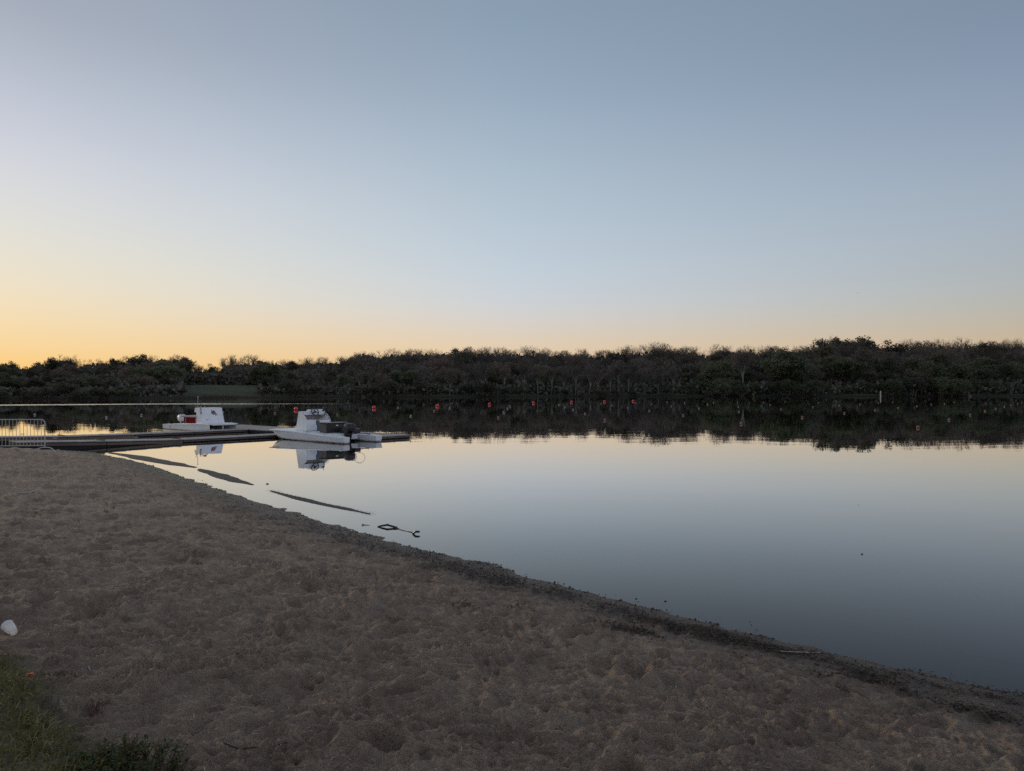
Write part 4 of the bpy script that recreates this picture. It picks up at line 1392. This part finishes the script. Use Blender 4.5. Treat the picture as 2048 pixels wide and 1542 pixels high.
SKY_X = [-200, 0, 30, 45, 70, 100, 112, 130, 146, 152, 165, 170, 230, 245, 300, 365, 375, 445, 452, 490, 528, 540, 650, 690, 700, 760, 850, 1040, 1050, 1080, 1100, 1150, 1180, 1200, 1225, 1285, 1300, 1340, 1360, 1400, 1415, 1440, 1500, 1515, 1580, 1650, 1660, 1760, 1775, 1800, 1850, 1875, 1930, 1945, 2000, 2200]
SKY_Y = [716, 720, 722, 731, 723, 721, 709, 708, 709, 733, 722, 718, 716, 711, 707, 710, 727, 727, 709, 706, 710, 718, 716, 710, 700, 696, 694, 696, 692, 692, 700, 695, 697, 702, 693, 692, 683, 684, 691, 692, 697, 687, 686, 690, 688, 690, 676, 676, 683, 680, 681, 675, 675, 680, 677, 678]
KNAME = {'bare': 'bare brown', 'budding': 'budding russet', 'leafing': 'dark leafy', 'green': 'fresh green', 'pale': 'pale-trunked bare', 'bush': 'dark', 'greenbush': 'fresh green'}
TZ = [(-300, 60, 'far left beyond the barrier'), (60, 200, 'left of the rear launch'), (200, 370, 'at left between barrier and meadow'), (370, 520, 'behind the grassy clearing'), (520, 640, 'above the front launch'), (640, 748, 'left of the second red buoy'), (748, 875, 'above second to third red buoys'),
      (875, 979, 'above third to fourth red buoys'), (979, 1067, 'above fourth to fifth red buoys'), (1067, 1143, 'above fifth to sixth red buoys'), (1143, 1266, 'above the last red buoys'), (1266, 1380, 'right of the last red buoy'), (1380, 1500, 'by the green willow clump'),
      (1500, 1640, 'between willow clump and white post'), (1640, 1760, 'left of the white post'), (1760, 1880, 'right of the white post'), (1880, 2400, 'near the right edge')]
ROWN = ['at the waterline', 'in the front rank', 'in the second rank', 'in the middle ranks', 'high in the wood', 'on the skyline']
placed = []
TREES = []


def add_tree(px, D, ytop, kind, row, wid=1.0):
    x = (px - CX) / FPX * D
    zf, _ = far_land(np.array([x]), np.array([D])); gz = float(zf[0])
    H = CAMH + (HY - ytop) / FPX * D - gz
    H = max(H, 2.0)
    TREES.append((px, D, gz, H, kind, row, wid, x))


def far_y(px): return float(np.interp(px, FAR_PX[:, 0], FAR_PX[:, 1]))


def in_meadow(px): return MEADOW[0] < px < MEADOW[1]


rt = random.Random(21)
ROWS = [  # offset, height fraction of the wood, step px, kinds
    (3, .30, 31, ['bush', 'bush', 'greenbush', 'bush']),
    (14, .55, 37, ['leafing', 'bare', 'budding', 'green', 'pale', 'pale', 'budding']),
    (34, .70, 37, ['bare', 'leafing', 'budding', 'bare']),
    (62, .82, 37, ['bare', 'budding', 'leafing', 'bare']),
    (92, .89, 33, ['budding', 'bare', 'leafing', 'bare'])]
for ri, (off, frac, step, kinds) in enumerate(ROWS):
    px = -130 + rt.uniform(0, step)
    while px < 2190:
        if not (in_meadow(px) and off < 60):
            fr = frac * rt.uniform(.86, 1.06)
            if in_meadow(px): fr = min(fr, .72)
            if ri == 0: fr = rt.uniform(.13, .36)
            if 1024 < px < 1370 and ri == 0: fr *= .42
            sky = float(np.interp(px, SKY_X, SKY_Y))
            yt = 795 + (sky - 795) * fr
            kd = rt.choice(kinds)
            if px > 1500 and ri in (1, 2): kd = rt.choice(['green', 'leafing', 'leafing', 'budding'])
            if px > 1380 and ri == 0: kd = rt.choice(['greenbush', 'bush'])
            if px < 360 and ri > 0: kd = rt.choice(['leafing', 'leafing', 'budding', 'green'])
            D = far_y(px) + off + rt.uniform(-3, 6)
            add_tree(px, D, yt, kd, ri, rt.uniform(.95, 1.25))
        px += step * rt.uniform(.8, 1.2)
# skyline trees set by hand where the photograph shows them, then filled in
sk = [(20, 'leafing'), (68, 'leafing'), (98, 'leafing'), (130, 'bare'), (160, 'budding'), (196, 'budding'), (226, 'leafing'), (258, 'bare'), (290, 'leafing'), (322, 'bare'), (352, 'budding'), (392, 'budding'), (424, 'leafing'), (474, 'bare'), (508, 'bare'),
      (545, 'bare'), (570, 'bare')]
for px, kd in sk:
    add_tree(px, far_y(px) + (112 if not 470 <= px <= 510 else 108) + rt.uniform(-8, 8), float(np.interp(px, SKY_X, SKY_Y)) + 1, kd, 5, 1.0)
px = 592
while px < 2180:
    sky = float(np.interp(px, SKY_X, SKY_Y))
    kd = rt.choice(['bare', 'bare', 'bare', 'budding'])
    if 1655 < px < 1800: kd = 'leafing'
    if 870 < px < 1000: kd = rt.choice(['leafing', 'budding', 'bare'])
    add_tree(px, far_y(px) + 122 + rt.uniform(-10, 10), sky + rt.uniform(-3, 5), kd, 5, rt.uniform(1.0, 1.35))
    px += 29 * rt.uniform(.7, 1.3)
# the willow clump and landmarks seen in the photograph
for px, yt, kd, w in [(1398, 762, 'greenbush', 1.5), (1418, 745, 'green', 1.4), (1452, 757, 'greenbush', 1.5), (1475, 765, 'greenbush', 1.4), (1510, 764, 'greenbush', 1.2), (1440, 722, 'green', 1.1),
                      (1700, 716, 'green', 1.3), (1570, 700, 'green', 1.1), (1860, 722, 'green', 1.1), (535, 728, 'green', 1.1), (580, 763, 'greenbush', 1.2)]:
    add_tree(px, far_y(px) + (6 if 'bush' in kd else 16), yt, kd, 0 if 'bush' in kd else 1, w)
for px, yt in [(966, 728), (1483, 700), (1195, 735), (1220, 738), (1258, 742), (1150, 730), (900, 738), (930, 745), (1010, 735), (1048, 728), (1076, 742), (1102, 733), (1128, 740), (1178, 726), (1238, 730), (1290, 736), (1318, 745), (1345, 735), (720, 745), (835, 742)]:
    add_tree(px, far_y(px) + 5, yt, 'pale', 1, .8)

cnt = {}
for px, D, gz, H, kind, row, wid, x in sorted(TREES):
    pk = rt.choice(PROTO[kind])
    zone = next(z for z in TZ if z[0] <= px < z[1])[2]
    key = (zone, row, kind)
    cnt[key] = cnt.get(key, 0) + 1
tot = dict(cnt); cnt = {}
for px, D, gz, H, kind, row, wid, x in sorted(TREES):
    pk = rt.choice(PROTO[kind])
    zone = next(z for z in TZ if z[0] <= px < z[1])[2]
    key = (zone, row, kind)
    cnt[key] = cnt.get(key, 0) + 1
    bush = 'bush' in kind
    noun = 'bush' if bush else 'tree'
    pre = '' if tot[key] == 1 else ORD[cnt[key] - 1] + ' '
    lab = f'{pre}{KNAME[kind]} {noun} {ROWN[row]}, {zone}' + ('' if tot[key] == 1 else ', from left')
    o = empty('shore_bush' if bush else 'woodland_tree', (x, D, gz), rt.uniform(0, 6.28), lab, noun, 'bushes along the far waterline' if bush else 'trees of the wood across the lake')
    s_ = H / pk[2]
    o.scale = (max(s_, .55) * wid, max(s_, .55) * wid, s_)
    for nm, me in (('trunk', pk[0]), ('crown', pk[1])):
        if nm == 'trunk' and bush: nm = 'stems'
        c = bpy.data.objects.new(nm, me); COL.objects.link(c); c.parent = o


def thicket():
    """undergrowth and farther trees that read as one mass between the trunks"""
    n = 115000
    px = rng.uniform(-200, 2250, n)
    off = rng.choice([10, 26, 48, 76, 104, 130, 150], n, p=[.10, .13, .15, .17, .19, .16, .10]) + rng.normal(size=n) * 4
    D = np.interp(px, FAR_PX[:, 0], FAR_PX[:, 1]) + off
    sky = np.interp(px, SKY_X, SKY_Y)
    frac = np.interp(off, [10, 48, 104, 150], [.26, .58, .78, .83]) + perlin(px / 31, off / 9) * .09
    mead = (px > 366) & (px < 516)
    frac = np.where(mead, np.minimum(frac, .72), frac)
    keep = ~(mead & (off < 60))
    yt = 795 + (sky - 795) * frac
    # hedge closing the back of the clearing
    hd = np.arange(n) < 7000
    px = np.where(hd, rng.uniform(352, 532, n), px)
    D = np.where(hd, np.interp(px, FAR_PX[:, 0], FAR_PX[:, 1]) + rng.uniform(60, 84, n), D)
    yt = np.where(hd, 752 + 8 * perlin(px / 17, px * 0 + 3.3), yt)
    keep |= hd
    x = (px - CX) / FPX * D
    gz = far_land(x, D)[0]
    zt = CAMH + (HY - yt) / FPX * D
    z = gz + (zt - gz) * rng.random(n) ** .8
    keep &= zt > gz + .5
    P = np.stack([x, D, z], -1)[keep]
    m = len(P)
    a = rng.normal(size=(m, 3)) * np.array([1, 1, 1.3]); a /= np.linalg.norm(a, axis=1, keepdims=True)
    b = np.cross(a, rng.normal(size=(m, 3))); b /= np.linalg.norm(b, axis=1, keepdims=True)
    sz = (.35 + .5 * rng.random((m, 1))) * np.where(off[keep] > 90, 1.7, 1.1)[:, None]
    Q = np.stack([P - a * sz, P + b * sz * .7, P + a * sz, P - b * sz * .7], 1).reshape(-1, 3)
    me = np_mesh('thicket', Q, np.arange(len(Q)).reshape(-1, 4), M['thicket'])
    tag(meshobj('thicket', me), 'dense dark undergrowth and crowns deeper in the far wood', kind='stuff')


M['thicket'] = make_leaf('thicket', (0.138, 0.126, 0.099), (0.138, 0.126, 0.099), .1, .9)
thicket()

# pale reeds and fallen branches at the far waterline
M['reed'] = make_leaf('reeds', (0.13, 0.11, 0.08), (0.13, 0.11, 0.08), .1, .9)


def reeds():
    n = 3300
    px = np.concatenate([rng.uniform(-100, 2150, 1100), rng.normal(430, 60, 900), rng.normal(640, 80, 600), rng.normal(1270, 70, 700)])
    D = np.interp(px, FAR_PX[:, 0], FAR_PX[:, 1]) + rng.uniform(-.6, 2.5, n)
    x = (px - CX) / FPX * D
    z = np.maximum(far_land(x, D)[0], 0)
    P0 = np.stack([x, D, z], -1)
    P1 = P0 + np.stack([rng.normal(size=n) * .25, rng.normal(size=n) * .1, .35 + .7 * rng.random(n)], -1)
    V, F = ribbons(P0, P1, .07)
    tag(meshobj('reeds', np_mesh('reeds', V, F, M['reed'])), 'thin dry reeds along the far waterline', kind='stuff')


reeds()


# ------------------------------------------------------------------ grass and weeds at the lower left
def lawn():
    n = 60000
    X = rng.uniform(-5.2, -.8, n); Y = rng.uniform(2.2, 6.6, n)
    g = grass_d(X, Y)
    edge = np.exp(-((g - .22) / .20) ** 2)
    patch = .5 + .5 * perlin(X * 2.0, Y * 2.0)
    dens = np.where(g > -.02, .22 + .78 * edge + .25 * patch, 0)
    k = (rng.random(n) < dens) & (np.abs(X) < Y * .78)
    X, Y, g, edge = X[k], Y[k], g[k], edge[k]
    n = len(X)
    z = near_land(X, Y)[0]
    L_ = (.014 + .018 * rng.random(n)) + edge * (.03 + .06 * rng.random(n)) * (.5 + .7 * (.5 + perlin(X * 4, Y * 4)))
    dirr = np.stack([rng.normal(size=n) * .45 + .25, rng.normal(size=n) * .45 - .05, np.ones(n)], -1)
    dirr /= np.linalg.norm(dirr, axis=1, keepdims=True)
    P0 = np.stack([X, Y, z - .004], -1)
    P1 = P0 + dirr * L_[:, None] * .6
    P2 = P1 + (dirr + np.stack([dirr[:, 0], dirr[:, 1], -.6 * np.ones(n)], -1) * .8) * L_[:, None] * .45
    sd = np.cross(dirr, rng.normal(size=(n, 3))); sd /= np.linalg.norm(sd, axis=1, keepdims=True)
    w = (.0016 + .0016 * rng.random(n))[:, None]
    V = np.stack([P0 - sd * w, P0 + sd * w, P1 + sd * w * .8, P1 - sd * w * .8, P2], 1)
    dry = rng.random(n) < np.where(g > .5, .60, .28)
    for nm, sel, mat, lab in (('grass', ~dry, M['grass'], 'rough green grass growing at the edge of the sand'), ('dry_grass', dry, M['drygrass'], 'dry yellow blades among the short grass at lower left')):
        v = V[sel]; m = len(v)
        b = (np.arange(m) * 5)[:, None]
        me = np_mesh(nm, v.reshape(-1, 3), [b + np.array([[0, 1, 2, 3]]), b + np.array([[3, 2, 4]])], mat)
        tag(meshobj(nm, me), lab, kind='stuff')


lawn()


def weed(name, px, py, hgt_, rad, nst, label, seed, mat='weed', leaf=.022):
    r = np.random.default_rng(seed)
    c = on_ground(px, py)
    gz = height(c.x, c.y)
    root = empty(name, (c.x, c.y, gz), 0, label, 'plant', None)
    sv, sf, lv, lf = [], [], [], []
    segs = []; leaves = []
    for i in range(nst):
        a = r.uniform(0, 6.28); q = math.sqrt(r.random())
        b = np.array([math.cos(a) * q * rad * 1.4, math.sin(a) * q * rad * .8, 0])
        hl = hgt_ * (1.05 - .6 * q) * r.uniform(.7, 1.15)
        tip = b + np.array([math.cos(a) * q * rad * .35 + r.normal() * .02, math.sin(a) * q * rad * .3 + r.normal() * .02, hl])
        mid = (b + tip) / 2 + np.array([r.normal() * .01, r.normal() * .01, .01])
        gzz = height(c.x + b[0], c.y + b[1]) - gz
        b[2] = gzz - .01
        segs += [(b, mid, .0022, .0018), (mid, tip, .0018, .001)]
        for k in range(12):
            t = r.uniform(.1, 1.0)
            p = b + (mid - b) * min(t * 2, 1) + (tip - mid) * max(t * 2 - 1, 0)
            d = norm(np.array([r.normal(), r.normal(), r.uniform(0, 1.1)]))
            leaves.append((p, d, leaf * r.uniform(.6, 1.25)))
    V, F = seg_tubes(segs, 4)
    meshobj('stems', np_mesh('stems', V, F, M['redstem'], True), root)
    P = np.array([l[0] for l in leaves]); D = np.array([l[1] for l in leaves]); Ls = np.array([l[2] for l in leaves])[:, None]
    sd = np.cross(D, np.array([0, 0, 1.0]) + r.normal(size=D.shape) * .4); sd /= np.linalg.norm(sd, axis=1, keepdims=True)
    up = np.cross(sd, D)
    V = np.stack([P, P + D * Ls * .5 + sd * Ls * .30 + up * Ls * .08, P + D * Ls, P + D * Ls * .5 - sd * Ls * .30 + up * Ls * .08, P + D * Ls * .5], 1)
    n = len(P); b = (np.arange(n) * 5)[:, None]
    F = np.concatenate([b + np.array([[0, 1, 4]]), b + np.array([[1, 2, 4]]), b + np.array([[2, 3, 4]]), b + np.array([[3, 0, 4]])])
    meshobj('foliage', np_mesh('foliage', V.reshape(-1, 3), F, M[mat]), root)


weed('leafy_weed', 262, 1556, .165, .17, 120, 'dense dark green leafy weed at the bottom left corner of the sand', 5)
weed('leafy_weed', 340, 1590, .10, .12, 55, 'lower spreading part of green weed right of the dense clump', 6)
weed('leafy_weed', 195, 1545, .09, .10, 45, 'small green weed left of the dense clump in the grass', 7)
weed('dry_weed', 195, 1432, .07, .04, 14, 'small reddish dead weed standing on the sand above the green clump', 8, 'leafbrown', .010)
weed('dry_weed', 120, 1362, .06, .07, 22, 'brown wispy weed at the grass edge beside the orange scrap', 9, 'leafbrown', .010)

# ------------------------------------------------------------------ small things
def cup():
    p = on_ground(24, 1276); gz = height(p.x, p.y)
    root = empty('plastic_cup', (p.x, p.y, gz + .045), 0, 'empty milky plastic cup lying on its side where the grass meets sand', 'cup')
    ax = Vector((.80, -.52, -.30)).normalized()     # open end away, base towards the camera
    q = Vector((0, 0, 1)).rotation_difference(ax)
    m = MB()
    n = 28
    prof = [(-.075, .046), (-.070, .0475), (-.066, .046), (-.03, .0435), (-.028, .0450), (-.022, .0430), (.010, .0400), (.012, .0350), (.020, .0345), (.048, .031), (.052, .0305), (.055, .028)]
    rows = [[q @ Vector((r_ * math.cos(a), r_ * math.sin(a), z)) for a in [2 * math.pi * k / n for k in range(n)]] for z, r_ in prof]
    m.loft(rows, caps=False)
    m.bm.faces.new([m.bm.verts.new(q @ Vector((.028 * math.cos(a), .028 * math.sin(a), .051))) for a in [2 * math.pi * k / n for k in range(n)]])
    m.build('wall', M['cup'], root, smooth=True, angle=50)
    MB().ring(q @ Vector((0, 0, .055)), .029, .0022, ax, 28, 6).build('base_rim', M['cup'], root, smooth=True)
    MB().ring(q @ Vector((0, 0, -.075)), .047, .0022, ax, 28, 6).build('lip', M['cup'], root, smooth=True)
    root.scale = (.86, .86, .86)


cup()


def stick(name, pts_px, zs, rad, mat, label, cat, lift=.0):
    P = []
    for (px, py), z in zip(pts_px, zs):
        p = on_ground(px, py)
        gz = max(height(p.x, p.y), -.02)
        P.append(Vector((p.x, p.y, gz + lift + rad * .6)))
    c = sum(P, Vector()) / len(P)
    m = MB(); m.tube([p - c for p in P], [rad * (.7 + .3 * ((i % 2))) for i in range(len(P))], 6)
    o = m.build(name, mat, None, smooth=True, loc=c)
    tag(o, label, cat)


stick('pale_stick', [(38, 992), (57, 990.5), (77, 988)], [.28] * 3, .020, M['palewood'], 'long pale stick lying on the sand below the barrier', 'stick', .01)
stick('straw', [(279, 1144), (290, 1148), (301, 1152)], [.55] * 3, .004, M['palewood'], 'short white straw lying on the sand, left of centre', 'straw', .006)
stick('wood_chip', [(174, 1330), (182, 1341)], [.62] * 2, .006, M['palewood'], 'small pale wood chip on the sand near the grass', 'wood chip', .004)
stick('dark_twig', [(372, 1474), (400, 1462)], [.66] * 2, .0035, M['darkwood'], 'thin dark twig on the sand right of the weed clump', 'twig', .004)
stick('dark_twig', [(448, 1506), (480, 1514), (515, 1510)], [.66] * 3, .004, M['darkwood'], 'bent dark twig on the sand near the bottom edge', 'twig', .004)
stick('dark_twig', [(558, 1512), (590, 1498)], [.66] * 2, .004, M['darkwood'], 'straight dark twig beside the bent one at bottom', 'twig', .004)
stick('driftwood_twig', [(1560, 1309), (1615, 1312), (1640, 1311)], [.10] * 3, .006, M['palewood'], 'pale twig lying across the dark wrack near the water', 'twig', .012)
stick('driftwood_twig', [(1690, 1322), (1720, 1342), (1748, 1352)], [.12] * 3, .005, M['wetwood'], 'dark bent twig in the wrack towards the right', 'twig', .012)
stick('pale_chip', [(1833, 1524), (1838, 1532)], [.5] * 2, .006, M['palewood'], 'tiny pale chip on the sand at bottom right', 'wood chip', .004)
stick('pale_chip', [(94, 1283), (100, 1287)], [.62] * 2, .004, M['palewood'], 'tiny pale chip on the sand right of the cup', 'wood chip', .004)

p = on_ground(62, 1366)
r_ = empty('orange_wrapper', (p.x, p.y, height(p.x, p.y) + .03), .4, 'crumpled orange wrapper caught in the grass below the cup', 'wrapper')
m = MB()
for k in range(7):
    a = k * .9
    m.box(-.012, .012, -.008, .008, -.001, .001, 0, Matrix.Translation((math.cos(a) * .012, math.sin(a) * .010, rnd.uniform(-.006, .008))) @ Matrix.Rotation(a, 4, 'Z') @ Matrix.Rotation(rnd.uniform(-.9, .9), 4, 'X'))
m.build('foil', M['orangeb'], r_)
p = at(1723, 1108)
r_ = empty('bottle_cap', (p.x, p.y, 0), 0, 'tiny blue bottle cap floating on the open water at right', 'bottle cap')
m = MB(); m.tube([(0, 0, -.004), (0, 0, .012)], [.016, .014], 14); m.build('cap', M['blue'], r_, smooth=True)

# driftwood branch half under water: an arched root, a thin stem and a forked hook
def driftwood():
    root = empty('driftwood_branch', at(800, 1060), 0, 'black driftwood branch half submerged close to the beach', 'branch')
    o = root.location
    def P(px, py0, dz):          # point over waterline pixel row py0 raised dz
        q = at(px, py0); q.z = dz; return q - o
    m = MB()
    m.tube([P(752, 1054, -.03), P(757, 1053.4, .004), P(764, 1053.6, .020), P(775, 1054, .038), P(785, 1055, .022), P(793, 1056.2, .010), P(800, 1058, -.03)], [.010, .012, .016, .018, .017, .020, .012], 8)
    m.tube([P(775, 1054, .038), P(776, 1053.5, .055)], [.010, .004], 6)
    m.build('root_arch', M['wetwood'], root, smooth=True)
    m = MB(); m.tube([P(795, 1057, .010), P(805, 1060.5, .004), P(815, 1062.6, .002), P(826, 1065, .008)], [.006, .004, .004, .006], 6)
    m.build('stem', M['wetwood'], root, smooth=True)
    m = MB(); m.tube([P(826, 1066, -.02), P(827, 1067.2, .012), P(831, 1068, .036), P(836, 1068, .040), P(840, 1067.8, .038)], [.014, .018, .018, .017, .012], 8)
    m.build('hook', M['wetwood'], root, smooth=True)


driftwood()
p0 = at(725, 1050)
r_ = empty('submerged_twig', p0, 0, 'short thin twig poking from the water left of the driftwood branch', 'twig')
m = MB(); m.tube([(0, 0, -.03), (0, 0, .012), (.05, 0, .006), (.16, -.02, -.002)], [.012, .012, .004, .002], 6); m.build('stem', M['wetwood'], r_, smooth=True)

# pebble-like stones in the shallows seen as dark dots
for i, (px, py, sz, lab) in enumerate([(1330, 1202, .013, 'small dark stone in the shallows, upper of two right of centre'), (1272, 1197, .011, 'small dark stone in the shallows, left of two right of centre'), (535, 968, .03, 'flat dark stone barely showing between the second and third bars')]):
    p = at(px, py)
    m = MB(); m.ball((0, 0, 0), sz, (1.3, 1, .6), 8, 6)
    for v in m.bm.verts: v.co *= rnd.uniform(.8, 1.2)
    tag(m.build('stone', M['darkstone'], None, smooth=True, loc=(p.x, p.y, .002)), lab, 'stone')
